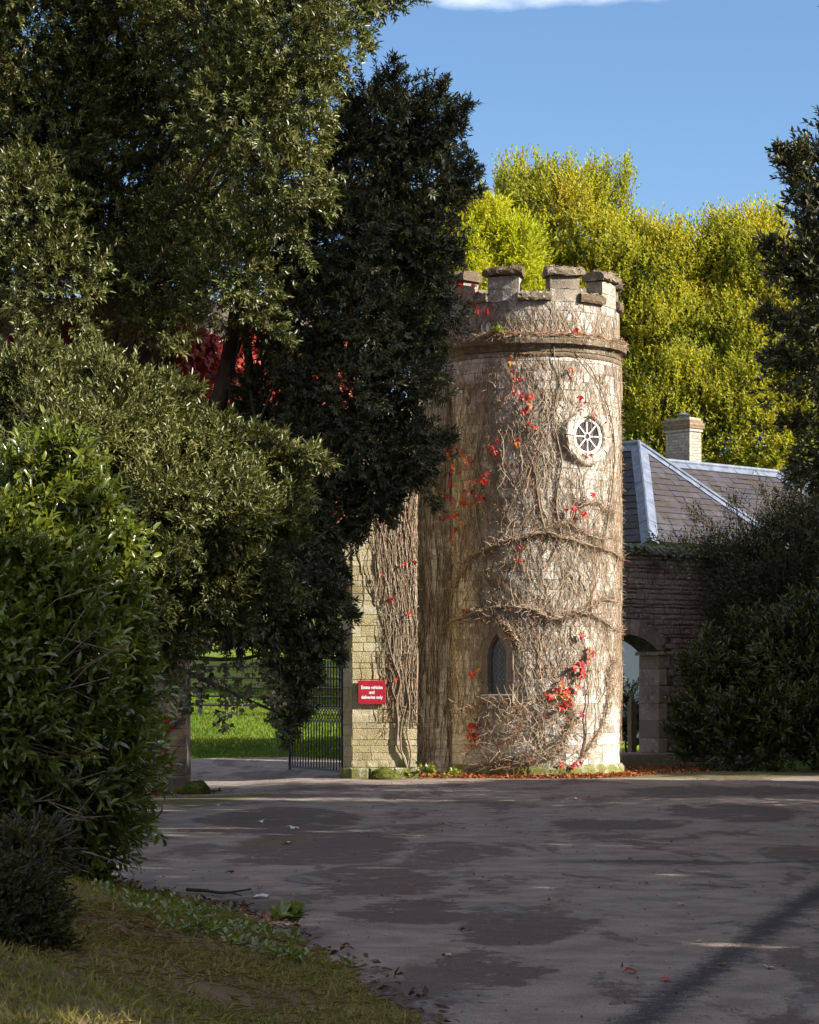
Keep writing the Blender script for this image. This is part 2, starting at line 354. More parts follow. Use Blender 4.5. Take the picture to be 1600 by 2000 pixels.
t = MT('wood', 0.8, 0.2); n = t.noise(6, 5, 0.7, stretch=(4, 4, 0.5)); t.color(t.mix(n.step(0.3, 0.7), (0.10, 0.07, 0.04), (0.24, 0.18, 0.11))).bump(n, 0.5, 0.01); M['wood'] = t.m
t = MT('moss', 0.95, 0.1); n = t.noise(16, 5, 0.7); t.color(t.mix(n.step(0.3, 0.7), (0.035, 0.040, 0.008), (0.11, 0.115, 0.022))).bump(n, 1.0, 0.04); M['moss'] = t.m

# ------------------------------------------------------------------ leaves
T4 = (np.array([(0, 0, 0), (.45, .5, .07), (1, 0, -.06), (.45, -.5, .07)], float), [np.array([(0, 1, 2), (0, 2, 3)])])
T8 = (np.array([(0, 0, 0), (.3, .46, .07), (.32, 0, .0), (.3, -.46, .07), (.7, .40, .02), (.72, 0, -.05), (.7, -.40, .02), (1, 0, -.16)], float),
      [np.array([(0, 2, 1), (0, 3, 2), (4, 5, 7), (5, 6, 7)]), np.array([(1, 2, 5, 4), (2, 3, 6, 5)])])
TB = (np.array([(0, .5, 0), (0, -.5, 0), (.55, .36, .06), (.55, -.36, .06), (1, 0, -.10)], float), [np.array([(2, 3, 4)]), np.array([(0, 1, 3, 2)])])
TL = (np.array([(0, 0, 0), (.10, .34, .03), (.42, .62, -.02), (.46, .24, .04), (1, 0, -.10), (.46, -.24, .04), (.42, -.62, -.02), (.10, -.34, .03), (.45, 0, 0)], float),
      [np.array([(0, 8, 1), (1, 8, 3), (1, 3, 2), (3, 8, 4), (4, 8, 5), (5, 8, 7), (5, 7, 6), (7, 8, 0)])])

def leaves(P, D, N, L, W, tpl, tint, name, mat):
    V0, F0 = tpl; n, k = len(P), len(V0)
    D = norm(D); Sd = norm(np.cross(N, D)); U = np.cross(D, Sd)
    L = np.broadcast_to(np.asarray(L, float), (n,)); W = np.broadcast_to(np.asarray(W, float), (n,))
    V = (P[:, None, :] + V0[None, :, 0, None] * (D * L[:, None])[:, None, :] + V0[None, :, 1, None] * (Sd * W[:, None])[:, None, :]
         + V0[None, :, 2, None] * (U * L[:, None])[:, None, :]).reshape(-1, 3)
    F = [(f[None, :, :] + (np.arange(n) * k)[:, None, None]).reshape(-1, f.shape[1]) for f in F0]
    return np_mesh(name, V, F, mat, {'tint': np.repeat(np.clip(tint, 0, 1), k)})

def lobes_px(lst, sq=1.0):
    """(px,py,r_px,Y) -> centres, radii"""
    C, Rr = [], []
    for (px, py, r, Y) in lst:
        C.append(tuple(at(px, py, Y))); rm = r * Y / FPX; Rr.append((rm, rm * 0.95, rm * sq))
    return np.array(C), np.array(Rr)

def crown(C, Rr, n, rg, inner=0.55, rough=0.30, f=2.2, cull=0.72):
    """points scattered through the shells of the lobes; returns points and outward directions"""
    w = Rr.mean(axis=1) ** 2; w = w / w.sum()
    i = rg.choice(len(C), n, p=w)
    d = norm(rg.normal(size=(n, 3)))
    rr = 1 - (1 - inner) * rg.random(n) ** 1.6
    P0 = C[i] + d * Rr[i]
    rr = rr * (1 + rough * wobble(P0, f, 3.1) + 0.5 * rough * wobble(P0, f * 2.7, 7.7))
    rr = rr * (1 + 0.5 * np.clip(wobble(P0, f * 4.5, 11.0) + .15, 0, 1) * rg.random(n))
    P = C[i] + d * Rr[i] * rr[:, None]
    keep = np.ones(n, bool)
    for k in range(len(C)):
        q = np.linalg.norm((P - C[k]) / Rr[k], axis=1)
        keep &= ~((q < cull) & (i != k))
    return P[keep], d[keep]

def sprays(P, O, K, tl, rg, up=0.35, spread=0.9, droop=0.0, rnd_dir=0.45):
    """leafy twigs: K leaves round each twig -> base, direction, normal"""
    n = len(P)
    T = norm(O + np.array([0, 0, up]) + rg.normal(scale=rnd_dir, size=(n, 3)))
    a = norm(np.cross(T, rg.normal(size=(n, 3)))); b = np.cross(T, a)
    s = (np.arange(K) + 0.5) / K
    ang = (np.arange(K) * 2.4)[None, :] + rg.random((n, 1)) * 6.28
    rad = np.cos(ang)[..., None] * a[:, None, :] + np.sin(ang)[..., None] * b[:, None, :]
    tlv = (tl * (0.6 + 0.8 * rg.random((n, 1))))
    base = P[:, None, :] + T[:, None, :] * (tlv * s[None, :])[..., None]
    sp = spread * (1.15 - 0.7 * s)[None, :, None]
    D = T[:, None, :] + rad * sp + rg.normal(scale=0.22, size=(n, K, 3)); D[..., 2] -= droop
    Nn = T[:, None, :] * 0.8 + np.array([0, 0, 0.8]) - rad * 0.3 + rg.normal(scale=0.35, size=(n, K, 3))
    return base.reshape(-1, 3), D.reshape(-1, 3), Nn.reshape(-1, 3), T, tlv[:, 0]

def branch_paths(root, top, C, rg, r0, n_wig=5):
    """trunk from root to top, one limb to each lobe centre"""
    paths = []; root, top = np.array(root, float), np.array(top, float)
    s = np.linspace(0, 1, 9)[:, None]
    tr = root + (top - root) * s; tr[1:-1, :2] += rg.normal(scale=0.06, size=(7, 2)) * r0 * 6
    for c in C:
        k = int(np.clip(2 + rg.integers(0, 6), 2, 7)); a = tr[k]
        m = (a + c) / 2 + rg.normal(scale=0.2, size=3) + np.array([0, 0, -0.15])
        paths.append((spline([a, m, c], 4), r0 * 0.20, r0 * 0.05))
    return tr, paths

def tree(name, label, cat, lobes, mat, n, K, tl, L, W, root, top, r0, seed, tpl=T4, group=None, inner=0.5, rough=0.3, sq=1.0, up=0.35,
         spread=0.9, droop=0.0, f=2.2, cull=0.72, tintf=0.45, extra=None, crown_name='crown', raw=None, rs=1.0):
    rg = np.random.default_rng(seed)
    C, Rr = raw if raw is not None else lobes_px(lobes, sq)
    Rr = Rr * rs
    base = Vector(root)
    e = empty(name, base); tag(e, label, cat, group)
    P, O = crown(C, Rr, n, rg, inner, rough, f, cull)
    if extra is not None: P = np.concatenate([P, extra[0]]); O = np.concatenate([O, extra[1]])
    B, D, Nn, T, tlv = sprays(P, O, K, tl, rg, up, spread, droop)
    m = len(B)
    tint = tintf + 0.28 * rg.normal(size=m) * 0.6 + 0.30 * np.repeat(wobble(P, 1.3, 2.0), K)
    Ls = L * (0.7 + 0.6 * rg.random(m)); Ws = W * (0.75 + 0.5 * rg.random(m))
    b = np.array(base)
    cr_ = put(crown_name, leaves(B - b, D, Nn, Ls, Ws, tpl, tint, crown_name, M[mat]), e)
    tr, paths = branch_paths(root, top, C, rg, r0)
    V, F = tubes([(tr - b, r0, r0 * 0.35)], 10); put('trunk', np_mesh('trunk', V, F, M['bark'], smooth=True), e)
    sel = rg.choice(len(P), min(len(P), 2600), replace=False)
    tw = [(np.array([P[i] - O[i] * 0.35 - b, P[i] - b, P[i] + T[i] * tlv[i] - b]), 0.008, 0.003) for i in sel]
    V, F = tubes([([np.array(q) - b for q in p], ra, rb) for p, ra, rb in paths], 6)
    bo = put('branches', np_mesh('branches', V, F, M['bark'], smooth=True), e)
    V, F = tubes(tw, 3); o = put('twigs', np_mesh('twigs', V, F, M['bark']), e); o['kind'] = 'stuff'
    return e

# ------------------------------------------------------------------ ground
RISE = np.array([(0, 0), (44, 0), (50, .19), (60, .96), (75, 2.4), (100, 3.8), (140, 6), (300, 14), (900, 20)], float)
def base_h(x, y):
    x = np.asarray(x, float); y = np.asarray(y, float)
    h = np.interp(y - 6.5 * smooth01(1.5, 4.0, x), RISE[:, 0], RISE[:, 1])
    return h - 0.11 * smooth01(-1.8, -3.6, x) * smooth01(34, 39, y) * smooth01(47, 43, y)

EDGE = [Vector(p) for p in ((0.35, 6.0), (0.16, 9.0), (-0.024, 11.5), (-.28, 13.1), (-.63, 15.0), (-1.49, 17.6), (-2.3, 19.1), (-3.05, 22.0), (-3.45, 27.0), (-3.75, 33.0), (-4.1, 38.0), (-4.4, 39.6))]

gx = np.unique(np.concatenate([np.linspace(-400, -30, 12), np.linspace(-30, 30, 81), np.linspace(30, 400, 12)]))
gy = np.unique(np.concatenate([np.linspace(-60, 0, 10), np.linspace(0, 110, 147), np.linspace(110, 900, 24)]))
X, Y = np.meshgrid(gx, gy); H = base_h(X, Y) - 0.03
nx, ny = len(gx), len(gy)
i = (np.arange(ny - 1)[:, None] * nx + np.arange(nx - 1)[None, :]).ravel()
g = put('ground', np_mesh('ground', np.stack([X, Y, H], -1).reshape(-1, 3), [np.stack([i, i + 1, i + nx + 1, i + nx], -1)], M['soil'], smooth=True))
tag(g, 'earth and grass ground rising to a green hillside behind the gate', None, None, 'structure')

# driveway sheet, cut on a metre grid so that it follows the ground
bm = bmesh.new()
outline = [(p.x, p.y) for p in EDGE] + [(-4.9, 43), (-6.5, 46.5), (-6.5, 48), (-4.0, 49.6), (-2.4, 50.0), (-1.5, 49.3), (-0.9, 46.5), (-0.9, 43.6), (1.0, 44.6), (4.0, 46.2), (6.0, 46.7), (9.5, 46.5), (15, 44), (17, 22), (13, 4), (3, 3)]
f = bm.faces.new([bm.verts.new((x, y, 0)) for x, y in outline])
for k in range(-7, 18): bmesh.ops.bisect_plane(bm, geom=bm.verts[:] + bm.edges[:] + bm.faces[:], plane_co=(k, 0, 0), plane_no=(1, 0, 0))
for k in range(4, 50): bmesh.ops.bisect_plane(bm, geom=bm.verts[:] + bm.edges[:] + bm.faces[:], plane_co=(0, k, 0), plane_no=(0, 1, 0))
for v in bm.verts: v.co.z = float(base_h(v.co.x, v.co.y))
bmesh.ops.recalc_face_normals(bm, faces=bm.faces[:])
if sum(f.normal.z for f in bm.faces) < 0: bmesh.ops.reverse_faces(bm, faces=bm.faces[:])
me = bpy.data.meshes.new('driveway'); bm.to_mesh(me); bm.free(); me.materials.append(M['asphalt'])
tag(put('driveway', me), 'worn patchy grey asphalt drive leading to the gate', None, None, 'structure')

# grass bank along the left edge of the drive
edge_pts = spline([(p.x, p.y, 0) for p in EDGE], 16)
EP = np.array([(p.x, p.y) for p in edge_pts]); ET = norm(np.gradient(EP, axis=0)); EN = np.stack([-ET[:, 1], ET[:, 0]], -1)
def bank_h(P, d):
    P3 = np.stack([P[..., 0], P[..., 1], 0 * P[..., 0]], -1)
    lim = 0.95 * smooth01(40, 30, P[..., 1]) + 0.05
    h = 0.035 * smooth01(-0.02, 0.06, d) + np.minimum(0.16 * np.maximum(d, 0) + 0.10 * np.maximum(d - 0.5, 0), lim)
    return base_h(P[..., 0], P[..., 1]) - 0.025 + h + (0.03 * wobble(P3, 2.3) + 0.015 * wobble(P3, 6.1, 4)) * smooth01(0.0, 0.5, d)
ds_ = np.concatenate([[-0.15, -0.02, 0.03], np.linspace(0.1, 1.6, 16), np.linspace(1.8, 9, 16)])
jag = 0.10 * wobble(np.stack([EP[:, 0], EP[:, 1], 0 * EP[:, 0]], -1), 3.3) + 0.05 * wobble(np.stack([EP[:, 0], EP[:, 1], 0 * EP[:, 0]], -1), 9.1)
BP = EP[:, None, :] + EN[:, None, :] * (ds_[None, :] + jag[:, None])[..., None]
BH = bank_h(BP, np.broadcast_to(ds_[None, :], BP.shape[:2]))
V = np.concatenate([BP, BH[..., None]], -1).reshape(-1, 3); nd = len(ds_)
i = (np.arange(len(EP) - 1)[:, None] * nd + np.arange(nd - 1)[None, :]).ravel()
tag(put('grass_bank', np_mesh('grass_bank', V, [np.stack([i, i + nd, i + nd + 1, i + 1], -1)], M['soil'], smooth=True)),
    'low earth and grass bank along the near edge of the drive', None, None, 'structure')
def on_bank(n, rg, smax, dmax, dpow=1.0):
    k = rg.random(n) * smax * (len(EP) - 1); a = k.astype(int); fr = (k - a)[:, None]; a2 = np.minimum(a + 1, len(EP) - 1)
    p = EP[a] * (1 - fr) + EP[a2] * fr; nn = EN[a]; jg = jag[a] * (1 - fr[:, 0]) + jag[a2] * fr[:, 0]
    d = dmax * rg.random(n) ** dpow
    q = p + nn * (d + jg)[:, None]
    return np.concatenate([q, bank_h(q, d)[:, None]], -1), d

def blades(name, P, rg, L, W, mat, tint, lean=0.5, tpl=TB):
    n = len(P)
    D = np.stack([rg.normal(scale=lean, size=n), rg.normal(scale=lean, size=n), np.ones(n)], -1)
    N = np.stack([rg.normal(size=n), rg.normal(size=n), rg.normal(size=n) * 0.2], -1)
    return leaves(P, D, N, L, W, tpl, tint, name, M[mat])

rg = np.random.default_rng(5)
P, d = on_bank(120000, rg, 0.62, 4.2, 1.25)
dry = wobble(P * np.array([1, .6, 1]), 1.9, 5.0) * 0.5 + 0.5 * wobble(P, 4.3, 2.0)
bare = wobble(P * np.array([1, .7, 1]), 1.5, 9.0) + 0.3 * wobble(P, 5, 1)
bare = bare + 1.3 * np.exp(-((P[:, 0] + 1.35) / .42) ** 2 - ((P[:, 1] - 13.9) / 1.3) ** 2)
k = (rg.random(len(P)) < np.clip(0.60 - 0.75 * bare, 0.08, 1.0)); P, d, dry, bare = P[k], d[k], dry[k], bare[k]
tuft = np.clip(wobble(P, 3.1, 8.0), 0, 1)
tint = 0.58 + 0.30 * dry + 0.17 * rg.normal(size=len(P)) + 0.12 * np.clip(bare, 0, 1)
Lg = (0.03 + 0.04 * rg.random(len(P)) + 0.20 * tuft ** 2 * rg.random(len(P))) * np.where(d < 0.15, 0.7, 1)
tag(put('bank_grass', blades('bank_grass', P, rg, Lg, 0.006 + 0.004 * rg.random(len(P)), 'grass_blade', tint, 0.75)), 'short green and straw coloured grass on the bank', 'grass', None, 'stuff')
P, d = on_bank(16000, rg, 0.60, 3.2); k = wobble(P * np.array([1, .7, 1]), 1.5, 9.0) + 1.3 * np.exp(-((P[:, 0] + 1.35) / .5) ** 2 - ((P[:, 1] - 13.9) / 1.4) ** 2) > -0.1; P = P[k]
D = np.stack([rg.normal(size=len(P)), rg.normal(size=len(P)), 0.25 * rg.random(len(P))], -1)
tag(put('dry_thatch', leaves(P + np.array([0, 0, .012]), D, np.tile([0, 0, 1.0], (len(P), 1)), 0.05 + 0.07 * rg.random(len(P)), 0.005, T4, 0.92 + 0.15 * rg.normal(size=len(P)), 'dry_thatch', M['grass_blade'])),
    'dry brown grass clippings lying on the bank', 'dry grass', None, 'stuff')
n = 1500; P = np.stack([rg.normal(-1.4, .42, n), rg.normal(13.9, 1.3, n)], -1); ok = P[:, 0] < -0.35 - .12 * (P[:, 1] - 11); P = P[ok]
dd = np.array([np.min(np.hypot(EP[:, 0] - a, EP[:, 1] - b)) for a, b in P]); P = np.concatenate([P, (bank_h(P, dd) + .01)[:, None]], -1); n = len(P)
D = np.stack([rg.normal(size=n), rg.normal(size=n), .2 * rg.normal(size=n)], -1)
tag(put('bank_debris', leaves(P, D, np.tile([0, 0, 1.0], (n, 1)) + rg.normal(scale=.4, size=(n, 3)), .04 + .05 * rg.random(n), .014, T4, .6 + .3 * rg.normal(size=n), 'bank_debris', M['brown_litter'])), 'warm brown raked leaf debris on the bare patch of the bank', 'leaf litter', None, 'stuff')
# low broad weeds on the crest of the bank
P, d = on_bank(700, rg, 0.58, 1.1); k = (P[:, 1] > 13.5) & (wobble(P, 1.7, 3) > 0.05); P = P[k]
B, D, Nn, _, _ = sprays(P, np.tile([0, 0, 1.0], (len(P), 1)), 7, 0.05, rg, 0.3, 1.8)
tag(put('bank_weeds', leaves(B, D, Nn, 0.06, 0.03, T8, 0.35 + 0.2 * rg.normal(size=len(B)), 'bank_weeds', M['laurel_leaf'])), 'low broad leaved weeds matting the edge of the bank', 'weeds', None, 'stuff')
# brown leaf litter where the bank meets the asphalt
P, d = on_bank(5200, rg, 0.66, 0.62); P[:, :2] -= np.stack([d * 0 + 0.26, d * 0 - 0.05], -1) * -1; P[:, 2] = np.maximum(base_h(P[:, 0], P[:, 1]), 0) + 0.008 + 0.02 * rg.random(len(P))
k = rg.random(len(P)) < (0.12 + 0.88 * (P[:, 1] > 16.0) * (P[:, 1] < 24)); P = P[k]
D = np.stack([rg.normal(size=len(P)), rg.normal(size=len(P)), 0.3 * rg.normal(size=len(P))], -1)
tag(put('bank_leaf_litter', leaves(P, D, np.tile([0, 0, 1.0], (len(P), 1)) + rg.normal(scale=.5, size=(len(P), 3)), 0.045 + 0.04 * rg.random(len(P)), 0.035, T4, 0.35 + 0.3 * rg.normal(size=len(P)), 'bank_leaf_litter', M['brown_litter'])),
    'dark brown leaf litter along the foot of the bank', 'leaf litter', None, 'stuff')
# lawn beyond the gate
n = 60000; P = np.stack([rg.uniform(-8.5, 0.4, n), 47.5 + 20 * rg.random(n) ** 1.3, np.zeros(n)], -1)
def in_drive(P):
    ins = np.zeros(len(P), bool); o = outline
    for a in range(len(o)):
        (x1, y1), (x2, y2) = o[a], o[(a + 1) % len(o)]
        c = ((y1 > P[:, 1]) != (y2 > P[:, 1])) & (P[:, 0] < (x2 - x1) * (P[:, 1] - y1) / ((y2 - y1) if y2 != y1 else 1e-9) + x1); ins ^= c
    return ins
P = P[~in_drive(P)]; P[:, 2] = base_h(P[:, 0], P[:, 1]) - 0.03
tag(put('lawn_grass', blades('lawn_grass', P, rg, 0.05 + 0.06 * rg.random(len(P)), 0.016, 'lawn_blade', 0.45 + 0.25 * rg.normal(size=len(P)) + 0.4 * wobble(P, .8), 0.5)), 'bright green lawn grass beyond the gate', 'grass', None, 'stuff')

# ------------------------------------------------------------------ round tower
TC = Vector((2.24, 45.0, 0.0)); TR = 1.668
tower = empty('round_tower', TC); tag(tower, 'round castellated stone tower covered in bare creeper stems', 'tower')
def cyl(th, r, z): return Vector((math.sin(th) * r, -math.cos(th) * r, z))            # tower-local
def on_tower(px, py, off=0.0, R=None):
    """photo pixel -> (theta, z) on the drum"""
    th = math.asin(max(-0.995, min(0.995, (px - 1035) / 175.0))); yy = TC.y - TR * math.cos(th)
    return th, EYE + (1345 - py) / FPX * yy
WIN = (R_(35.2), 6.15); LAN = (R_(-23.0), 1.36, 2.74)
def in_window(th, z, pad=0.0):
    if math.hypot((th - WIN[0]) * TR, z - WIN[1]) < 0.40 + pad: return True
    dx = abs(th - LAN[0]) * TR
    if dx < 0.235 + pad and LAN[1] - pad < z < 2.25: return True
    return 2.25 <= z < LAN[2] - 0.05 + pad and dx < (0.235 + pad) * (1 - ((z - 2.25) / (0.5 + pad)) ** 1.6)
# drum core (the mortar), open at the windows
na, z0, z1, nzc = 144, 0.0, 8.0, 80
V = [cyl(a * 2 * math.pi / na, TR - 0.009, z0 + (z1 - z0) * b / nzc) for b in range(nzc + 1) for a in range(na)]
F = []
for b in range(nzc):
    for a in range(na):
        th = (a + .5) * 2 * math.pi / na; th = th - 2 * math.pi if th > math.pi else th
        if in_window(th, z0 + (z1 - z0) * (b + .5) / nzc, -0.06): continue
        a2 = (a + 1) % na; F.append((b * na + a, b * na + a2, (b + 1) * na + a2, (b + 1) * na + a))
shaft = put('shaft', mesh('shaft', V, F, M['mortar'], True), tower)
BL = {}
def curved_block(w, h, var, R=TR, depth=0.07, c=0.006):
    key = (round(math.degrees(w) * 2), round(h * 100), var, round(R, 2), round(depth, 2))
    if key in BL: return BL[key]
    r = random.Random(hash(key) & 0xffff); V = []; g = 0.0045 / R
    ts = [-w / 2 + g, 0.0 + r.uniform(-.1, .1) * w, w / 2 - g]; cc = c / R
    for (rad, zz0, zz1, ins) in ((R - depth, 0.004, h - 0.004, 0), (R - c, 0.004, h - 0.004, 0), (R, 0.004 + c, h - 0.004 - c, cc)):
        for zz in (zz0, zz1):
            for k, tt in enumerate(ts):
                tt2 = tt + (ins if k == 0 else -ins if k == 2 else 0); e = (r.uniform(-.006, .006) if rad == R else 0)
                V.append(cyl(tt2, rad + e, zz + (r.uniform(-.006, .006) if rad == R else 0)))
    F = []
    for b in (0, 6):
        for k in range(2): F += [(b + k, b + k + 1, b + 7 + k, b + 6 + k), (b + 3 + k + 1, b + 3 + k, b + 9 + k, b + 9 + k + 1)]
        F += [(b + 3, b, b + 6, b + 9), (b + 2, b + 5, b + 11, b + 8)]
    for k in range(2): F.append((12 + k, 13 + k, 16 + k, 15 + k))
    me = mesh('stone', V, F, M['tower_stone']); BL[key] = me; return me
cand = []
def courses(zz, ztop, R, hs, ws, skip=True):
    while zz < ztop - 0.05:
        h = rnd.choice(hs); h = min(h, ztop - zz)
        if ztop - zz - h < 0.08: h = ztop - zz
        a = rnd.uniform(0, 1); end = a + 2 * math.pi
        while a < end - 1e-4:
            w = R_(rnd.choice(ws)); w = min(w, end - a)
            if end - a - w < R_(5): w = end - a
            th = (a + w / 2) % (2 * math.pi); th = th - 2 * math.pi if th > math.pi else th
            if not (skip and (in_window(th, zz + h / 2, 0.05) or in_window(th - w * .33, zz + h / 2, 0.0) or in_window(th + w * .33, zz + h / 2, 0.0))):
                cand.append((th, zz, w, h, R))
            a += w
        zz += h
courses(0.22, 7.56, TR, (.15, .18, .18, .21), (9, 11, 13, 15, 17))
courses(7.98, 8.56, TR - 0.02, (.19, .22), (14, 17, 20), False)
cand.sort(key=lambda q: -max(0, math.cos(q[0])) * q[2] * q[3] * (1 if q[0] > -0.95 else 0.1))
rest_v, rest_f = [], []
for k, (th, zz, w, h, R) in enumerate(cand):
    me = curved_block(w, h, rnd.randrange(3), R); s = 1 + rnd.uniform(-.004, .004)
    if k < 296:
        o = put('stone', me, shaft); o.rotation_euler.z = th; o.location = (0, 0, zz); o.scale = (s, s, 1)
    elif abs(th) < 1.75:
        b = len(rest_v); mt = Matrix.Translation((0, 0, zz)) @ Matrix.Rotation(th, 4, 'Z') @ Matrix.Diagonal((s, s, 1, 1))
        rest_v += [mt @ v.co for v in me.vertices]; rest_f += [tuple(i + b for i in p.vertices) for p in me.polygons]
o = put('stones', mesh('stones', rest_v, rest_f, M['tower_stone']), shaft); o['kind'] = 'stuff'

def ring_piece(th0, th1, prof, nseg=6, jit=0.004, seed=0):
    """sweep closed profile [(r,z)] about the tower axis between two angles, capped"""
    r = random.Random(seed); V, F, n = [], [], len(prof)
    for k in range(nseg + 1):
        th = th0 + (th1 - th0) * k / nseg
        for (rr, zz) in prof: V.append(cyl(th, rr + r.uniform(-jit, jit), zz + r.uniform(-jit, jit)))
    for k in range(nseg):
        for j in range(n): F.append((k * n + j, (k + 1) * n + j, (k + 1) * n + (j + 1) % n, k * n + (j + 1) % n))
    F.append(tuple(range(n))[::-1]); F.append(tuple(range(nseg * n, (nseg + 1) * n)))
    return V, [q[::-1] for q in F]
# plinth blocks
pl = empty('plinth', (0, 0, 0), 0, tower)
a = R_(-178)
k = 0
while a < R_(178):
    w = R_(rnd.uniform(15, 24)); p0, p1 = TR - 0.12, TR + 0.085 + rnd.uniform(-.012, .012)
    zt = 0.215 + rnd.uniform(-.012, .012)
    V, F = ring_piece(a + 0.003, a + w - 0.003, [(p0, -0.05), (p1, -0.05), (p1 + .004, 0.06), (p1, zt - 0.05), (p1 - 0.045, zt), (p0, zt + 0.01)], 4, 0.009, k)
    put('block', mesh('block', V, F, M['plinth_stone']), pl); a += w; k += 1
# string course, cornice (in lengths), parapet core
def ring_set(name, part, prof, w, mat, seed):
    e = empty(part, (0, 0, 0), 0, tower); n = int(round(360 / w))
    for k in range(n):
        V, F = ring_piece(2 * math.pi * k / n + 0.002 + 0.2, 2 * math.pi * (k + 1) / n - 0.002 + 0.2, prof, 5, 0.006, seed + k)
        put(name, mesh(name, V, F, M[mat]), e)
    return e
ring_set('moulding', 'string_course', [(TR - .05, 7.56), (TR + .022, 7.565), (TR + .035, 7.60), (TR + .02, 7.64), (TR - .05, 7.65)], 24, 'cap_stone', 100)
ring_set('moulding', 'cornice', [(TR - .08, 7.655), (TR + .015, 7.66), (TR + .025, 7.72), (TR + .045, 7.755), (TR + .06, 7.765), (TR + .12, 7.785), (TR + .13, 7.86), (TR + .09, 7.92), (TR - .02, 7.975), (TR - .08, 7.98)], 20, 'cap_stone', 200)
par = empty('parapet', (0, 0, 0), 0, tower)
V, F = ring_piece(0, 2 * math.pi, [(TR - .38, 7.9), (TR - .032, 7.9), (TR - .032, 8.56), (TR - .38, 8.56)], 72, 0, 0); put('parapet_core', mesh('parapet_core', V, F, M['mortar'], False), par)
PR = TR - 0.02
for k in range(9):
    thc = R_(-20 + 40 * k); hw = R_(10.2) * rnd.uniform(.95, 1.05)
    m = empty('merlon', (0, 0, 0), 0, par)
    zt = 9.02 + rnd.uniform(-.02, .02)
    lean = rnd.uniform(-.01, .01)
    zs = 8.56
    for q in range(2):
        V, F = ring_piece(thc - hw, thc + hw, [(PR - .36, zs + .003), (PR + rnd.uniform(-.006, .006), zs + .003), (PR, zs + .225), (PR - .36, zs + .225)], 4, 0.006, k * 7 + q); put('stone', mesh('stone', V, F, M['merlon_stone']), m); zs += 0.23
    zt = zs
    cw = hw + R_(2.3)
    prof = [(PR - .42, zt), (PR + .06, zt), (PR + .085, zt + .03), (PR + .085, zt + .10), (PR + .04, zt + .15), (PR - .18, zt + .19), (PR - .38, zt + .15), (PR - .43, zt + .10)]
    V, F = ring_piece(thc - cw, thc + cw, prof, 8, 0.018, k * 7 + 3); put('cap', mesh('cap', V, F, M['cap_stone']), m)
    # sill between this merlon and the next
    s0, s1 = thc + hw - R_(0.4), thc + R_(40) - R_(9.9)
    prof = [(PR - .40, 8.565), (PR + .075, 8.565), (PR + .095, 8.60), (PR + .09, 8.68), (PR + .04, 8.72), (PR - .2, 8.745), (PR - .40, 8.71)]
    V, F = ring_piece(s0, s1, prof, 8, 0.010, k * 7 + 5); put('sill', mesh('sill', V, F, M['cap_stone']), par)
V = [cyl(a * math.pi / 24, TR - .3, 7.95) for a in range(48)]; put('roof_deck', mesh('roof_deck', V, [tuple(range(48))], M['lead']), tower)
V = [cyl(a * math.pi / 24, TR - .3, 7.0) for a in range(48)]; put('inner_floor', mesh('inner_floor', V, [tuple(range(48))], M['bark']), tower)

# round window (local frame: x along wall, y into the wall, z up)
def wall_frame(name, th, z, rad, parent):
    e = empty(name, tuple(cyl(th, rad, z)), th, parent); return e
rw = wall_frame('round_window', WIN[0], WIN[1], TR + 0.03, tower)
def annulus(r0, r1, y0, y1, a0=0.0, a1=2 * math.pi, n=32, ch=0.0):
    V, F = [], []
    full = abs(a1 - a0 - 2 * math.pi) < 1e-6; m = n if full else n + 1
    prof = [(r0, y1), (r0, y0 + ch), (r0 + ch, y0), (r1 - ch, y0), (r1, y0 + ch), (r1, y1)]; p = len(prof)
    for k in range(m):
        a = a0 + (a1 - a0) * k / n
        for (r, y) in prof: V.append((r * math.cos(a), y, r * math.sin(a)))
    for k in range(n):
        for j in range(p): F.append((k * p + j, ((k + 1) % m) * p + j, ((k + 1) % m) * p + (j + 1) % p, k * p + (j + 1) % p))
    if not full: F += [tuple(range(p))[::-1], tuple(range((m - 1) * p, m * p))]
    return V, F
su = empty('stone_surround', (0, 0, 0), 0, rw)
for k in range(10):
    V, F = annulus(0.345, 0.50 + rnd.uniform(-.012, .02), -0.045 + rnd.uniform(-.008, .008), 0.16, 2 * math.pi * k / 10 + .012, 2 * math.pi * (k + 1) / 10 - .012, 4, 0.022)
    V = [(a + rnd.uniform(-.012, .012), b + rnd.uniform(-.01, .01), c_ + rnd.uniform(-.012, .012)) for a, b, c_ in V]
    put('stone', mesh('stone', V, F, M['tower_stone']), su)
fr = MB().add(*annulus(0.275, 0.34, 0.0, 0.10, n=40, ch=0.008)).put('frame', M['white_paint'], rw)
put('hub_ring', mesh('hub_ring', *annulus(0.048, 0.072, 0.012, 0.05, n=24, ch=0.004), M['white_paint']), rw)
for k in range(8):
    a = math.pi / 4 * k + R_(2); mb = MB(); mb.box(0.068, 0.28, 0.015, 0.045, -0.011, 0.011)
    o = mb.put('glazing_bar', M['white_paint'], rw); o.rotation_euler = (0, -a, 0)
for k in range(8):
    a0 = math.pi / 4 * k + R_(2); V = [(0.05 * math.cos(a0), .034, .05 * math.sin(a0))] + [(0.30 * math.cos(a0 + math.pi / 4 * q / 5), .034, .30 * math.sin(a0 + math.pi / 4 * q / 5)) for q in range(6)] + [(0.05 * math.cos(a0 + math.pi / 4), .034, .05 * math.sin(a0 + math.pi / 4))]
    put('pane', mesh('pane', V, [tuple(range(len(V)))], M['dark_glass']), rw)
put('pane', mesh('pane', [(0.06 * math.cos(q * .39), .036, .06 * math.sin(q * .39)) for q in range(16)], [tuple(range(16))], M['dark_glass']), rw)

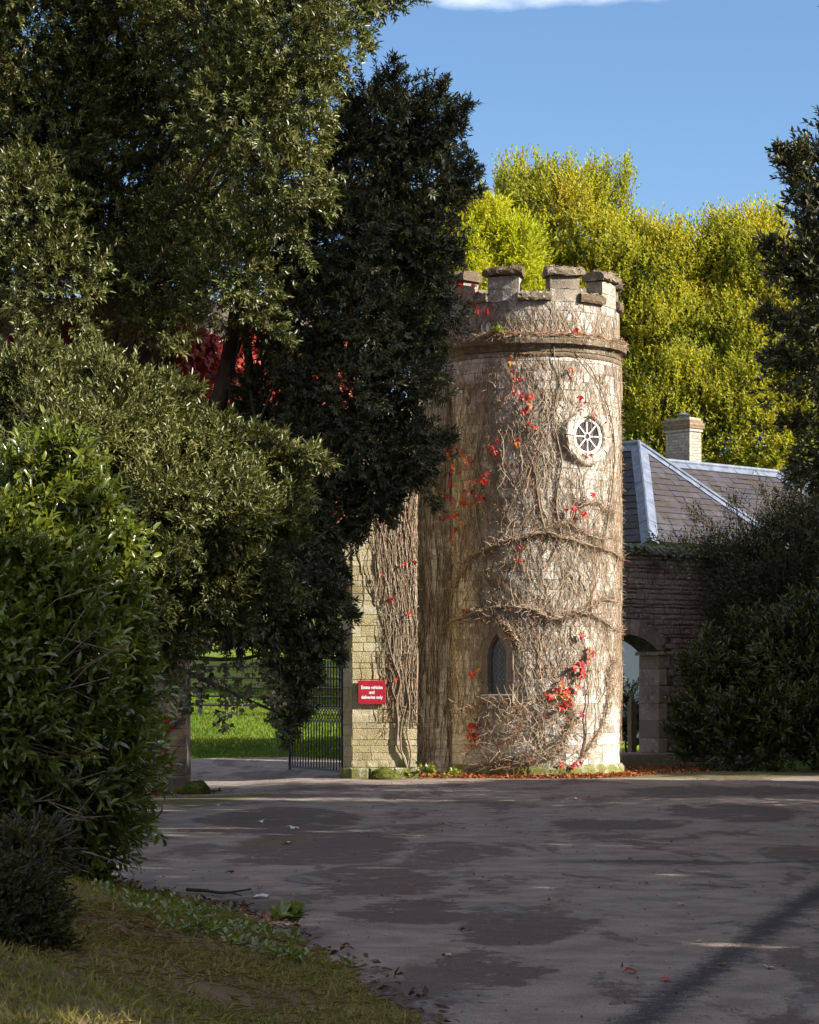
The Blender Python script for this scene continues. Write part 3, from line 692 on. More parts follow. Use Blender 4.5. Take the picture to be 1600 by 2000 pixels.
# lancet window
lw = wall_frame('lancet_window', LAN[0], 0.0, TR + 0.035, tower)
def lancet(hw, zb, zs, zt, n=8):
    """outline of a pointed opening, from bottom right round the point to bottom left"""
    pts = [(hw, zb), (hw, zs)]
    for k in range(1, n + 1):
        u = k / n; pts.append((hw * (1 - u ** 1.7) if k < n else 0.0, zs + (zt - zs) * (u ** 0.85)))
    return pts + [(-x, z) for x, z in pts[-2::-1]]
inn = lancet(0.145, 1.50, 2.17, 2.54); out_ = lancet(0.30, 1.36, 2.20, 2.76)
su = empty('stone_surround', (0, 0, 0), 0, lw)
segs = [(0, 1), (1, 3), (3, 5), (5, 7), (7, 9)]
n = len(inn)
def lan_piece(i0, i1, zs=None):
    V, F = [], []
    for k in range(i0, i1 + 1):
        (xi, zi), (xo, zo) = inn[k], out_[k]; my = ((xi * .72 + xo * .28), (zi * .72 + zo * .28))
        V += [(xi, 0.15, zi), (xi, 0.07, zi), (my[0], 0.0, my[1]), (xo, 0.0, zo), (xo, 0.12, zo)]
    for k in range(i1 - i0):
        for j in range(4): F.append((k * 5 + j, k * 5 + j + 1, (k + 1) * 5 + j + 1, (k + 1) * 5 + j))
    F += [(0, 1, 2, 3, 4), tuple(range((i1 - i0) * 5, (i1 - i0) * 5 + 5))[::-1]]
    return V, F
for sgn in (1, -1):                                             # jambs in three stones a side
    zz = [1.50, 1.73, 1.93, 2.17]; zo = [1.36, 1.70, 1.93, 2.20]
    for q in range(3):
        V = []
        for (zi_, zo_) in ((zz[q] + .003, zo[q] + .003), (zz[q + 1] - .003, zo[q + 1] - .003)):
            V += [(sgn * .145, .15, zi_), (sgn * .145, .07, zi_), (sgn * .188, 0, zi_ * .72 + zo_ * .28), (sgn * (.30 + .02 * (q % 2)), 0, zo_), (sgn * .30, .12, zo_)]
        F = [(j, j + 1, j + 6, j + 5) for j in range(4)] + [(0, 1, 2, 3, 4), (9, 8, 7, 6, 5)]
        put('stone', mesh('stone', V, F, M['dressed_stone']), su)
for (i0, i1) in ((1, 5), (5, 9), (n - 10, n - 6), (n - 6, n - 2)):
    V, F = lan_piece(i0, i1); put('stone', mesh('stone', V, F, M['dressed_stone']), su)
MB().block(-.32, .32, -.03, .14, 1.34, 1.50, .02).put('sill', M['dressed_stone'], lw)
put('pane', mesh('pane', [(x, .13, z) for x, z in lancet(.16, 1.49, 2.16, 2.55)], [tuple(range(n))], M['leaded_glass']), lw)
cam_b = MB()
for sgn in (1, -1):
    for q in range(-4, 14):
        zc = 1.50 + q * .105
        pts = []
        for u in np.linspace(-.14, .14, 13):
            z = zc + sgn * u * 1.35
            hw = .14 if z < 2.17 else .14 * (1 - max(0, (z - 2.17) / .37) ** 2)
            if 1.50 < z < 2.53 and abs(u) <= hw: pts.append((u, .125, z))
        if len(pts) > 1: cam_b.tube([pts[0], pts[-1]], .004, sides=4)
cam_b.put('lead_cames', M['lead'], lw)

# ------------------------------------------------------------------ gatehouse: pier, recessed wall, arch wall, far pier
gate_h = empty('gatehouse', (-1.0, 43.4, 0)); tag(gate_h, 'creeper covered stone gatehouse wall with archway beside the round tower', 'gatehouse')
GO = Vector((-1.0, 43.4, 0))
def gput(name, me, parent=gate_h): return put(name, me, parent)
def loc(v): return (v[0] - GO.x, v[1] - GO.y, v[2] - GO.z)
PX0, PX1, PY = -1.02, 0.135, 43.0            # sunlit front of the pier
mb = MB(); zt = 6.35
v = [(PX0 - .16, PY + .20), (PX0 + .0, PY + .02), (PX1 - .02, PY + .02), (PX1 - .02, PY + 1.4), (PX0 - .16, PY + 1.4)]
V = [loc((x, y, z)) for z in (-.05, zt) for x, y in v] + [loc((x, y + (.45 if k in (1, 2) else .3 if k == 0 else 0), zt + .42)) for k, (x, y) in enumerate(v)]
F = [tuple(range(5))[::-1], (10, 11, 12, 13, 14)] + [(k, (k + 1) % 5, 5 + (k + 1) % 5, 5 + k) for k in range(5)] + [(5 + k, 5 + (k + 1) % 5, 10 + (k + 1) % 5, 10 + k) for k in range(5)]
pier = gput('gate_pier', mesh('gate_pier', V, F, M['pier_mortar']))
SB = {}
def flat_stone(w, h, var, mat, d=0.06, jit=0.005, c=0.0035):
    key = (round(w * 50), round(h * 100), var, mat)
    if key not in SB:
        V, F = block(0.004, w - .004, 0, d, 0.004, h - .004, c, jit, random.Random(hash(key) & 0xfff)); SB[key] = mesh('stone', V, F, M[mat])
    return SB[key]
def stone_wall(parent, org, direc, width, zb, zt, hs, ws, mat, inset=0.0, keep=lambda s, z: True, merged=None):
    """coursed stones on a vertical face; org at its left end (looking at it), direc along it"""
    d = Vector(direc).normalized(); ang = math.atan2(d.y, d.x); z = zb; mv, mf = [], []
    while z < zt - .04:
        h = min(rnd.choice(hs), zt - z); h = round(h, 2) if zt - z - h > .06 else zt - z
        s = 0.0
        first = True
        while s < width - 1e-3:
            w = rnd.choice(ws) * (rnd.uniform(.5, .9) if first else 1); w = round(w * 50) / 50; first = False
            if width - s - w < .07: w = width - s
            if keep(s + w / 2, z + h / 2):
                me = flat_stone(w, h, rnd.randrange(3), mat)
                p = Vector(org) + d * s; pr = rnd.uniform(-.004, .005); nrm = Vector((d.y, -d.x, 0))
                p = p + nrm * (pr - inset)
                if merged is None:
                    o = put('stone', me, parent); o.location = loc((p.x, p.y, z)) if parent in (pier, lpier_ref[0], gate_h) else (p.x, p.y, z); o.rotation_euler.z = ang
                else:
                    b = len(mv); mt = Matrix.Translation((p.x, p.y, z)) @ Matrix.Rotation(ang, 4, 'Z'); mv += [mt @ q.co for q in me.vertices]; mf += [tuple(i + b for i in q.vertices) for q in me.polygons]
            s += w
        z += h
    return mv, mf
lpier_ref = [None]
stone_wall(pier, (PX0, PY, 0), (1, 0, 0), PX1 - PX0, 0.20, zt, (.10, .13, .16, .20, .24), (.16, .24, .32, .42, .55), 'pier_stone')
stone_wall(pier, (PX0 - .17, PY + .19, 0), (.17, -.19, 0), .255, 0.20, 3.0, (.19, .22, .26), (.26,), 'pier_stone')
arch_x = lambda z: PX0 - .14 * max(0.0, z - 2.9) ** 1.7                # edge of the great arch above the springing
zz_ = [2.9 + 3.4 * k / 16 for k in range(17)]; V = []
for dep in (.018, .42): V += [loc((arch_x(z), PY + dep, z)) for z in zz_] + [loc((PX0 + .05, PY + dep, z)) for z in zz_]
F = []
for k in range(16): F += [(k, 17 + k, 18 + k, k + 1), (34 + k + 1, 51 + k + 1, 51 + k, 34 + k), (k + 1, 35 + k, 34 + k, k)[:3], (k + 1, 35 + k, 34 + k)]
F += [(k, k + 1, 35 + k, 34 + k) for k in range(16)]; F = [q for q in F if len(q) == 4]
haunch = put('arch_haunch', mesh('arch_haunch', V, F, M['pier_mortar']), gate_h)
hv, hf = stone_wall(haunch, (PX0 - 1.0, PY, 0), (1, 0, 0), .995, 2.95, 6.3, (.12, .16, .20, .24), (.14, .20, .28), 'pier_stone', keep=lambda s_, z_: PX0 - 1.0 + s_ > arch_x(z_) + .08, merged=True)
o = put('stones', mesh('stones', [loc(p) for p in hv], hf, M['pier_stone']), haunch); o['kind'] = 'stuff'
for (x0, x1, y) in ((PX0 - .04, -.72, PY - .10), (-.71, -.28, PY - .11), (-.27, PX1 + .04, PY - .09)):
    m_ = MB().block(x0, x1, y, PY + .3, -.06, .195, .03, .012); m_.v = [loc(p) for p in m_.v]; m_.put('plinth_block', M['plinth_stone'], pier)
m_ = MB(); m_.add(*block(0, .30, 0, .3, -.06, .195, .03, .01)); o = m_.put('plinth_block', M['plinth_stone'], pier); o.location = loc((PX0 - .25, PY + .14, 0)); o.rotation_euler.z = math.atan2(-.23, .21)
# recessed wall between pier and tower
mb = MB().box(0.05, 1.6, 44.25, 44.8, -.05, 7.6); mb.v = [loc(p) for p in mb.v]; rec = mb.put('recessed_wall', M['mortar'], gate_h)
mv, mf = stone_wall(rec, (0.0, 44.235, 0), (1, 0, 0), 1.1, 0.0, 7.6, (.16, .19, .22), (.28, .36, .44), 'tower_stone', merged=True)
o = put('stones', mesh('stones', [loc(p) for p in mv], mf, M['tower_stone']), rec); o['kind'] = 'stuff'
# arch wall from the pier to the left pier
LP = Vector((-3.75, 40.05, 0)); RP = Vector((-1.12, 43.25, 0)); AW = (RP - LP); aw = AW.length; ad = AW.normalized(); an = Vector((ad.y, -ad.x, 0))
def awp(s, dep, z): p = LP + ad * s - an * dep; return loc((p.x, p.y, z))
zsp, rise, ztop = 3.1, 1.75, 8.1
npt = 24; pts = [(0.0, zsp)] + [(aw * k / npt, zsp + rise * (1 - abs(2 * k / npt - 1) ** 2.2)) for k in range(1, npt)] + [(aw, zsp)]
V, F = [], []
for dep in (0.0, 0.7):
    for (s, z) in pts: V.append(awp(s, dep, z))
    for (s, z) in pts: V.append(awp(s, dep, ztop))
q = 2 * (npt + 1)
for k in range(npt):
    F += [(k, k + 1, npt + 2 + k, npt + 1 + k), (q + k + 1, q + k, q + npt + 1 + k, q + npt + 2 + k), (k + 1, k, q + k, q + k + 1), (npt + 1 + k, npt + 2 + k, q + npt + 2 + k, q + npt + 1 + k)]
gput('arch_wall', mesh('arch_wall', V, F, M['rubble_stone']))
for k in range(npt // 2):                                       # voussoirs round the arch
    (s0, z0_), (s1, z1_) = pts[2 * k], pts[2 * k + 2]
    cx_ = aw / 2; f0 = 1.16
    V = []
    for dep in (-.04, .3):
        for (s, z, e) in ((s0, z0_, 1), (s1, z1_, 1), (s1, z1_, f0), (s0, z0_, f0)):
            V.append(awp(cx_ + (s - cx_) * (1 if e == 1 else 1.0), dep, z + (0 if e == 1 else .34)))
    put('voussoir', mesh('voussoir', V, [(0, 1, 2, 3), (7, 6, 5, 4), (0, 4, 5, 1), (1, 5, 6, 2), (2, 6, 7, 3), (3, 7, 4, 0)], M['dressed_stone']), gate_h)
# left pier and the wall running off behind the trees
mb = MB().box(-4.6, -3.70, 40.02, 40.9, -.2, 8.1); mb.v = [loc(p) for p in mb.v]; lpier = mb.put('gate_pier', M['rubble_mortar'], gate_h); lpier_ref[0] = lpier
stone_wall(lpier, (-4.6, 40.0, 0), (1, 0, 0), .905, 0.16, 5.0, (.22, .26, .30), (.30, .38, .50), 'dressed_stone')
for (x0, x1) in ((-4.72, -4.2), (-4.19, -3.62)):
    m_ = MB().block(x0, x1, 39.9, 40.3, -.2, .155, .03, .01); m_.v = [loc(p) for p in m_.v]; m_.put('plinth_block', M['dressed_stone'], lpier)
mb = MB().box(-12, -4.6, 40.25, 40.9, -.2, 8.1); mb.v = [loc(p) for p in mb.v]; mb.put('side_wall', M['rubble_stone'], gate_h)

# mossy boulders at the feet of the piers
def boulder(name, label, c, r, seed):
    bm = bmesh.new(); bmesh.ops.create_icosphere(bm, subdivisions=4, radius=1)
    for v in bm.verts:
        n_ = mnoise.noise(v.co * 1.3 + Vector((seed, 0, 0))) * .22 + mnoise.noise(v.co * 4 + Vector((0, seed, 0))) * .07 + mnoise.noise(v.co * 11) * .03
        v.co *= 1 + n_; v.co = Vector((v.co.x * r[0], v.co.y * r[1], max(v.co.z, -.5) * r[2]))
    me = bpy.data.meshes.new(name); bm.to_mesh(me); bm.free(); me.materials.append(M['moss']); me.polygons.foreach_set('use_smooth', [True] * len(me.polygons))
    o = put(name, me); o.location = c; tag(o, label, 'boulder', 'mossy boulders guarding the gate piers')
boulder('boulder', 'low mossy boulder at the foot of the sunlit pier below the red sign', (-0.45, 42.62, 0.05), (.27, .2, .15), 1.0)
boulder('boulder', 'dark mossy boulder among leaves at the foot of the shaded left pier', (-3.42, 38.7, -.03), (.22, .2, .16), 5.0)

# ------------------------------------------------------------------ red sign
sg = empty('sign', at(726.5, 1352.5, PY - .045)); tag(sg, 'small red notice with white lettering on the sunlit stone pier', 'sign')
MB().block(-.243, .243, -.012, .02, -.212, .212, .006).put('board', M['sign_red'], sg)
for (sx, sz) in ((-.22, -.19), (.22, -.19), (-.22, .19), (.22, .19)): MB().tube([(sx, -.0125, sz), (sx, -.016, sz)], .008, .006, 8).put('screw', M['iron'], sg)
for k, (txt, zz) in enumerate((('Estate vehicles', .075), ('and', -.012), ('deliveries only', -.099))):
    fc = bpy.data.curves.new('lettering', 'FONT'); fc.body = txt; fc.align_x = 'CENTER'; fc.size = .083; fc.extrude = .0012; fc.offset = .0016; fc.space_character = .93
    fc.materials.append(M['sign_white']); to_ = bpy.data.objects.new('tmp', fc); me = bpy.data.meshes.new_from_object(to_); bpy.data.objects.remove(to_); o = put('lettering', me, sg); o.location = (0, -.0145, zz - .012); o.rotation_euler = (R_(90), 0, 0); o.scale = (.86, 1, 1)

# ------------------------------------------------------------------ iron gate standing open
HG = Vector((-1.20, 43.25, 0.0)); FG = Vector((-2.28, 46.05, 0.0)); gl = (FG - HG).length
gate = empty('iron_gate', HG, math.atan2(FG.y - HG.y, FG.x - HG.x)); tag(gate, 'tall dark iron bar gate standing open beside the sunlit pier', 'gate')
def bar(p0, p1, r, name, parent=gate, sides=6): MB().tube([p0, p1], r, sides=sides).put(name, M['iron'], parent)
bar((0, 0, .06), (0, 0, 2.75), .032, 'stile'); bar((gl, 0, .06), (gl, 0, 2.55), .026, 'stile')
for zz in (.12, 1.0, 1.245, 2.35): MB().box(0, gl, -.012, .012, zz - .02, zz + .02).put('rail', M['iron'], gate)
nb = 19
for k in range(1, nb):
    s = gl * k / nb; bar((s, 0, .13), (s, 0, .99), .0115, 'bar', sides=5); bar((s, 0, 1.255), (s, 0, 2.5), .0115, 'bar', sides=5)
    MB().tube([(s, 0, 2.5), (s, 0, 2.53), (s, 0, 2.62)], .018, .002, 5).put('finial', M['iron'], gate)
for k in range(nb):                                             # crossing arcs in the middle band
    s0 = gl * k / nb; w = gl / nb * 2
    for sgn in (1, -1):
        pp = [(s0 + (w * u if sgn > 0 else w * (1 - u)) - w / 4, 0.004 * sgn, 1.01 + .225 * math.sin(u * math.pi / 2) ** 0.9) for u in np.linspace(0, 1, 6)]
        pp = [(min(max(a, 0), gl), b, c_) for a, b, c_ in pp]
        MB().tube(pp, .009, sides=4).put('arc', M['iron'], gate)

# estate rail fence across the lawn
fx0, fx1 = -7.2, 0.2
fy = lambda x: 60.0 - (x + 5.2) * 0.12
fe = empty('rail_fence', (fx0, fy(fx0), float(base_h(fx0, fy(fx0))))); tag(fe, 'dark iron rail fence across the sunlit lawn beyond the gate', 'fence'); FO = fe.location.copy()
xs = [fx0 + .05, -5.19, -3.35, -1.7, 0.1]
hz = lambda x: float(base_h(x, fy(x)))
for k, xx in enumerate(xs):
    MB().box(xx - .05 - FO.x, xx + .05 - FO.x, fy(xx) - .02 - FO.y, fy(xx) + .02 - FO.y, hz(xx) - .1 - FO.z, hz(xx) + 1.26 - FO.z).put('post', M['iron'], fe)
for k in range(len(xs) - 1):
    xm = (xs[k] + xs[k + 1]) / 2; MB().tube([Vector((xm, fy(xm), hz(xm) - .1)) - FO, Vector((xm, fy(xm), hz(xm) + .98)) - FO], .018, sides=5).put('stay', M['iron'], fe)
for q, zz in enumerate((.24, .46, .68, .92, 1.20)):
    MB().tube([Vector((xx, fy(xx) - .022, hz(xx) + zz)) - FO for xx in (fx0, -5.19, -3.35, -1.7, .2)], .028, sides=5).put('rail', M['iron'], fe)

# ------------------------------------------------------------------ garden wall with archway (right of the tower)
WO = Vector((4.40, 49.44, 0.0)); WA = math.atan2(.6, .8)
gw = empty('garden_wall', WO, WA); tag(gw, 'shaded rubble stone garden wall with a low arched doorway', 'wall')
hw, zi, rise = .93, 2.31, .36; rad = (hw * hw + rise * rise) / (2 * rise); zc = zi + rise - rad
def arc(u, r=rad): a = math.asin(hw / rad) * u; return (r * math.sin(a), zc + r * math.cos(a))
wt, s0, s1, th_ = 4.35, -2.6, 7.5, .55
V, F = [], []
narc = 12; ap = [arc(-1 + 2 * k / narc) for k in range(narc + 1)]
for y in (0.02, th_):
    for (x, z) in ((s0, -.1), (-hw, -.1)): V.append((x, y, z))
    for (x, z) in ap: V.append((x, y, z))
    for (x, z) in ((hw, -.1), (s1, -.1), (s1, wt), (s0, wt)): V.append((x, y, z))
n = len(V) // 2
F.append((0, 1, 2, n - 1)); F.append((2 + narc, n - 4, n - 3, n - 2)); F.append(tuple(range(2, 3 + narc)) + (n - 2, n - 1)); F += [tuple(i + n for i in q)[::-1] for q in F[:3]]
for k in range(n): F.append((k, k + n, (k + 1) % n + n, (k + 1) % n))
put('masonry', mesh('masonry', V, [q[::-1] if k >= 6 else q for k, q in enumerate(F)], M['rubble_mortar']), gw)
mv, mf = [], []
def wkeep(s, z):
    x = s0 + s
    if abs(x) < hw + .27 and z < zi + .1: return False
    return not (abs(x) < hw + .30 and z < arc(max(-1, min(1, x / hw)))[1] + .30) and x < 4.6
z = -.05
while z < wt - .03:
    h = min(rnd.choice((.07, .09, .11, .13)), wt - z); x = s0 + rnd.uniform(0, .1)
    while x < 4.6:
        w = rnd.choice((.10, .14, .18, .24, .3)); 
        if wkeep(x + w / 2 - s0, z + h / 2):
            V, F = block(x + .006, x + w - .006, rnd.uniform(-.03, .008), .06, z + .006 + rnd.uniform(-.01, .01), z + h - .006 + rnd.uniform(-.01, .01), .02, .012)
            b = len(mv); mv += V; mf += [tuple(i + b for i in q) for q in F]
        x += w
    z += h
o = put('rubble_stones', mesh('rubble_stones', mv, mf, M['rubble_stone']), gw); o['kind'] = 'stuff'
for sgn in (1, -1):
    z = .28
    for k, h in enumerate((.30, .36, .36, .36, .36, .27)):
        w = .22 + .08 * (k % 2); x0, x1 = (hw - .012, hw + w) if sgn > 0 else (-hw - w, -hw + .012)
        MB().block(x0, x1, -.035, th_ + .02, z, z + h - .008, .012, .006).put('jamb_stone', M['dressed_stone'], gw); z += h
    x0, x1 = (hw - .09, hw + .36) if sgn > 0 else (-hw - .36, -hw + .09)
    MB().block(x0, x1, -.10, th_ + .06, zi - .02, zi + .055, .02, .004).put('impost', M['dressed_stone'], gw)
for k in range(9):
    u0, u1 = -1 + 2 * k / 9 + .004, -1 + 2 * (k + 1) / 9 - .004; V = []
    dz = .058
    for y in (-.04, th_ + .02):
        for (u, r) in ((u0, rad - .012), (u1, rad - .012), (u1, rad + .30), (u0, rad + .30)):
            p = arc(u, r); V.append((p[0], y, p[1] + dz))
    put('voussoir', mesh('voussoir', V, [(0, 1, 2, 3), (7, 6, 5, 4), (0, 4, 5, 1), (1, 5, 6, 2), (2, 6, 7, 3), (3, 7, 4, 0)], M['dressed_stone']), gw)
MB().block(-hw - .35, hw + .45, -.32, th_ + .1, -.05, .275, .03, .01).put('step', M['dressed_stone'], gw)
# coping
x = s0
while x < s1 - .05:
    w = min(rnd.uniform(.5, .8), s1 - x); MB().block(x + .005, x + w - .005, -.06, th_ + .06, wt, wt + .09 + rnd.uniform(0, .02), .02, .01).put('coping', M['rubble_stone'], gw); x += w

# timber garden gate seen through the arch
wg = empty('timber_gate', (4.75, 51.6, 0.1), R_(32)); tag(wg, 'old timber gate with finial post seen through the arched doorway', 'gate')
mb = MB(); mb.box(-.07, .07, -.07, .07, 0, 1.22); mb.put('post', M['wood'], wg)
MB().tube([(0, 0, 1.22), (0, 0, 1.27), (0, 0, 1.33), (0, 0, 1.40), (0, 0, 1.45)], .075, .01, 8).put('finial', M['wood'], wg)
for zz in (.35, 1.02): MB().box(.07, 1.25, -.03, .03, zz - .05, zz + .05).put('rail', M['wood'], wg)
MB().tube([(.1, 0, .3), (1.2, 0, 1.0)], .04, sides=4).put('brace', M['wood'], wg)
for xx in (.4, .8, 1.2): MB().box(xx - .045, xx + .045, -.055, -.03, .15, 1.15).put('paling', M['wood'], wg)

# ------------------------------------------------------------------ house behind
ha = R_(43.5); U = Vector((math.cos(ha), math.sin(ha), 0)); Vv = Vector((-math.sin(ha), math.cos(ha), 0))
HC = Vector((5.77, 58.0, 0)); W_ = 2.65; ze, zr = 5.13, 7.83; LEN = 9.0
hbase = float(base_h(5.8, 58.0))
house = empty('house', (HC.x, HC.y, 0)); tag(house, 'low pale house with hipped slate roofs and lead ridges behind the garden wall', 'house')
def hp(u, v, z): return U * u + Vv * v + Vector((0, 0, z))
mb = MB(); V = [hp(u, v, z) for z in (0.3, ze + .05) for (u, v) in ((.25, .25), (2 * W_ - .25, .25), (2 * W_ - .25, LEN), (.25, LEN))]
mb.add(V, [(0, 1, 5, 4), (1, 2, 6, 5), (2, 3, 7, 6), (3, 0, 4, 7)]); mb.put('wall', M['render_wall'], house)
mb = MB(); V = [hp(u, v, z) for z in (0.3, 5.3) for (u, v) in ((2 * W_ - .3, 2.3), (10.4, 2.3), (10.4, 6.5), (2 * W_ - .3, 6.5))]
mb.add(V, [(0, 1, 5, 4), (1, 2, 6, 5), (2, 3, 7, 6), (3, 0, 4, 7)]); mb.put('wall', M['render_wall'], house)
def roof_plane(roof, e0, e1, r0, r1, limit=300, ch=.22, sw=.36):
    """slates laid in courses between eave e0-e1 and ridge r0-r1 (points house-local)"""
    e0, e1, r0, r1 = map(Vector, (e0, e1, r0, r1)); ex = (e1 - e0).normalized()
    nrm = ex.cross(((r0 + r1) / 2 - (e0 + e1) / 2).normalized()).normalized()
    if nrm.z < 0: nrm = -nrm
    n = max(1, int(((r0 - e0).cross(ex)).length / ch)); cnt = 0; mv, mf = [], []
    put('deck', mesh('deck', [p - nrm * .03 for p in ((e0, e1, r1, r0) if (r1 - r0).length > .01 else (e0, e1, r0))], [(0, 1, 2, 3) if (r1 - r0).length > .01 else (0, 1, 2)], M['slate']), roof)
    for k in range(n):
        t0, t1 = k / n, (k + 1) / n
        a0, b0, a1, b1 = e0.lerp(r0, t0), e1.lerp(r1, t0), e0.lerp(r0, t1), e1.lerp(r1, t1)
        L0 = (b0 - a0).length; up = (a1 - a0) - ex * (a1 - a0).dot(ex); s = -sw * .5 * (k % 2); la = (a1 - a0).dot(ex); lb = (b1 - a0).dot(ex)
        while s < L0:
            x0, x1 = max(s, 0) + .004, min(s + sw, L0) - .004
            if x1 - x0 > .03:
                u0, u1 = min(max(x0, la), lb), min(max(x1, la), lb); lift = .016 + rnd.uniform(-.006, .012)
                P_ = [a0 + ex * x0 + nrm * lift, a0 + ex * x1 + nrm * (lift + rnd.uniform(-.003, .003)), a0 + ex * u1 + up + nrm * .002, a0 + ex * u0 + up + nrm * .002]
                Q_ = [p - nrm * .012 for p in P_]
                F = [(0, 1, 2, 3), (4, 5, 1, 0), (5, 6, 2, 1), (7, 4, 0, 3)]
                put('slate', mesh('slate', P_ + Q_, F, M['slate']), roof); cnt += 1
            s += sw
    return cnt
mr = empty('main_roof', (0, 0, 0), 0, house)
ap_ = hp(W_, W_, zr); rb = hp(W_, LEN + W_, zr)
roof_plane(mr, hp(2 * W_ + .1, -.1, ze), hp(-.1, -.1, ze), ap_, ap_)
roof_plane(mr, hp(-.1, -.1, ze), hp(-.1, LEN + W_, ze), ap_, rb, ch=.25, sw=.45)
V = [hp(2 * W_ + .1, -.1, ze), hp(2 * W_ + .1, LEN + W_, ze), rb, ap_]; put('rear_slope', mesh('rear_slope', V, [(0, 1, 2, 3)], M['slate']), mr)
def lead_roll(parent, p0, p1, w=.2, r=.055, n1=None, n2=None):
    p0, p1 = Vector(p0), Vector(p1); d = (p1 - p0).normalized(); mb = MB(); mb.tube([p0 + Vector((0, 0, .06)), p0.lerp(p1, .33) + Vector((0, 0, .06)), p0.lerp(p1, .66) + Vector((0, 0, .06)), p1 + Vector((0, 0, .06))], r, sides=8)
    for nn in (n1, n2):                                         # wings lapping down each slope
        nn = Vector(nn); sd = d.cross(nn).normalized()
        if sd.z > 0: sd = -sd
        for k in range(5):
            a, b = p0.lerp(p1, k / 5 + .004), p0.lerp(p1, (k + 1) / 5)
            o_ = nn * (.034 + .004 * (k % 2)); mb.add([a + o_, b + o_, b + sd * w + o_, a + sd * w + o_, a + sd * w + nn * .02, b + sd * w + nn * .02], [(0, 1, 2, 3), (3, 2, 5, 4)])
    mb.put('lead_roll', M['lead'], parent)
def pn(a, b, c):
    q = (Vector(b) - Vector(a)).cross(Vector(c) - Vector(a)).normalized(); return q if q.z > 0 else -q
n_end = pn(hp(2 * W_, 0, ze), hp(0, 0, ze), ap_); n_left = pn(hp(0, 0, ze), hp(0, LEN, ze), ap_); n_right = pn(hp(2 * W_, 0, ze), hp(2 * W_, LEN, ze), ap_)
lead_roll(mr, hp(-.1, -.1, ze), ap_, .23, .05, n_end, n_left); lead_roll(mr, hp(2 * W_ + .1, -.1, ze), ap_, .20, .05, n_end, n_right); lead_roll(mr, ap_, rb, .25, .06, n_left, n_right)
# wing roof to the right
wr = empty('wing_roof', (0, 0, 0), 0, house)
Sx = Vector((7.34, 63.0, 0)) - HC; us, vs_ = Sx.dot(U), Sx.dot(Vv); zw = 7.42; ue = us + 3.6; w2 = 2.0; zwe = 5.55
r0_, r1_ = hp(us - 1.2, vs_, zw), hp(ue, vs_, zw)
roof_plane(wr, hp(ue + w2, vs_ - w2, zwe), hp(us - 1.2, vs_ - w2, zwe), r1_, r0_, ch=.21)
roof_plane(wr, hp(ue + w2, vs_ + w2, zwe), hp(ue + w2, vs_ - w2, zwe), r1_, r1_, ch=.21)
put('rear_slope', mesh('rear_slope', [hp(us - 1.2, vs_ + w2, zwe), hp(ue + w2, vs_ + w2, zwe), r1_, r0_], [(0, 1, 2, 3)], M['slate']), wr)
nf = pn(hp(ue + w2, vs_ - w2, zwe), hp(us, vs_ - w2, zwe), r1_); nr = pn(hp(us, vs_ + w2, zwe), hp(ue, vs_ + w2, zwe), r1_); ne = pn(hp(ue + w2, vs_ + w2, zwe), hp(ue + w2, vs_ - w2, zwe), r1_)
lead_roll(wr, r0_, r1_, .2, .055, nf, nr); lead_roll(wr, hp(ue + w2, vs_ - w2, zwe), r1_, .3, .055, nf, ne); lead_roll(wr, hp(ue + w2, vs_ + w2, zwe), r1_, .3, .055, ne, nr)
# chimney of pale bricks
cc = at(1347, 922, 63.6); cb = Vector((cc.x, cc.y, 0)) - HC
ch = empty('chimney', (cb.x, cb.y, 6.4), ha, house); CW, CD, CH = .49, .83, 2.05   # along u, along v
MB().box(.012, CW - .012, .012, CD - .012, 0, CH + .3).put('core', M['mortar'], ch)
bme = {}
def brick_at(x, y, z, L, H, along_v, mat, proud=0.0):
    key = (round(L, 3), round(H, 3), mat)
    if key not in bme: bme[key] = mesh('brick', *block(.004, L - .004, 0, .05, .004, H - .004, .005), M[mat])
    o = put('brick', bme[key], ch); o.location = (x, y, z)
    o.rotation_euler.z = -math.pi / 2 if along_v else 0
bh = .078
for k in range(int(CH / bh)):
    z = k * bh
    for (length, along_v) in ((CW, False), (CD, True)):
        s = 0.0; first = True
        while s < length - .01:
            L = .11 if (first and k % 2) else .22; first = False; L = min(L, length - s); L = L if length - s - L > .05 else length - s
            if z > .35:
                if along_v: brick_at(0, CD - s, z, L, bh, True, 'brick')
                else: brick_at(s, 0, z, L, bh, False, 'brick')
            s += L
for k, pr in enumerate((.03, .06, .06, .03)):                   # oversailing courses
    z = CH - .07 + k * bh
    MB().block(-pr, CW + pr, -pr, CD + pr, z, z + bh - .006, .006).put('oversailing_course', M['cap_brick' if k else 'brick'], ch)
MB().tube([(CW * .5, CD * .5, CH + .2), (CW * .5, CD * .5, CH + .42)], .07, sides=10).put('flue', M['lead'], ch)
MB().tube([(CW * .5, CD * .5, CH + .40), (CW * .5, CD * .5, CH + .425), (CW * .5, CD * .5, CH + .46)], .21, .03, 12).put('cowl', M['lead'], ch)
MB().box(-.02, CW + .02, -.02, CD + .02, .3, .72).put('flashing', M['lead'], ch)
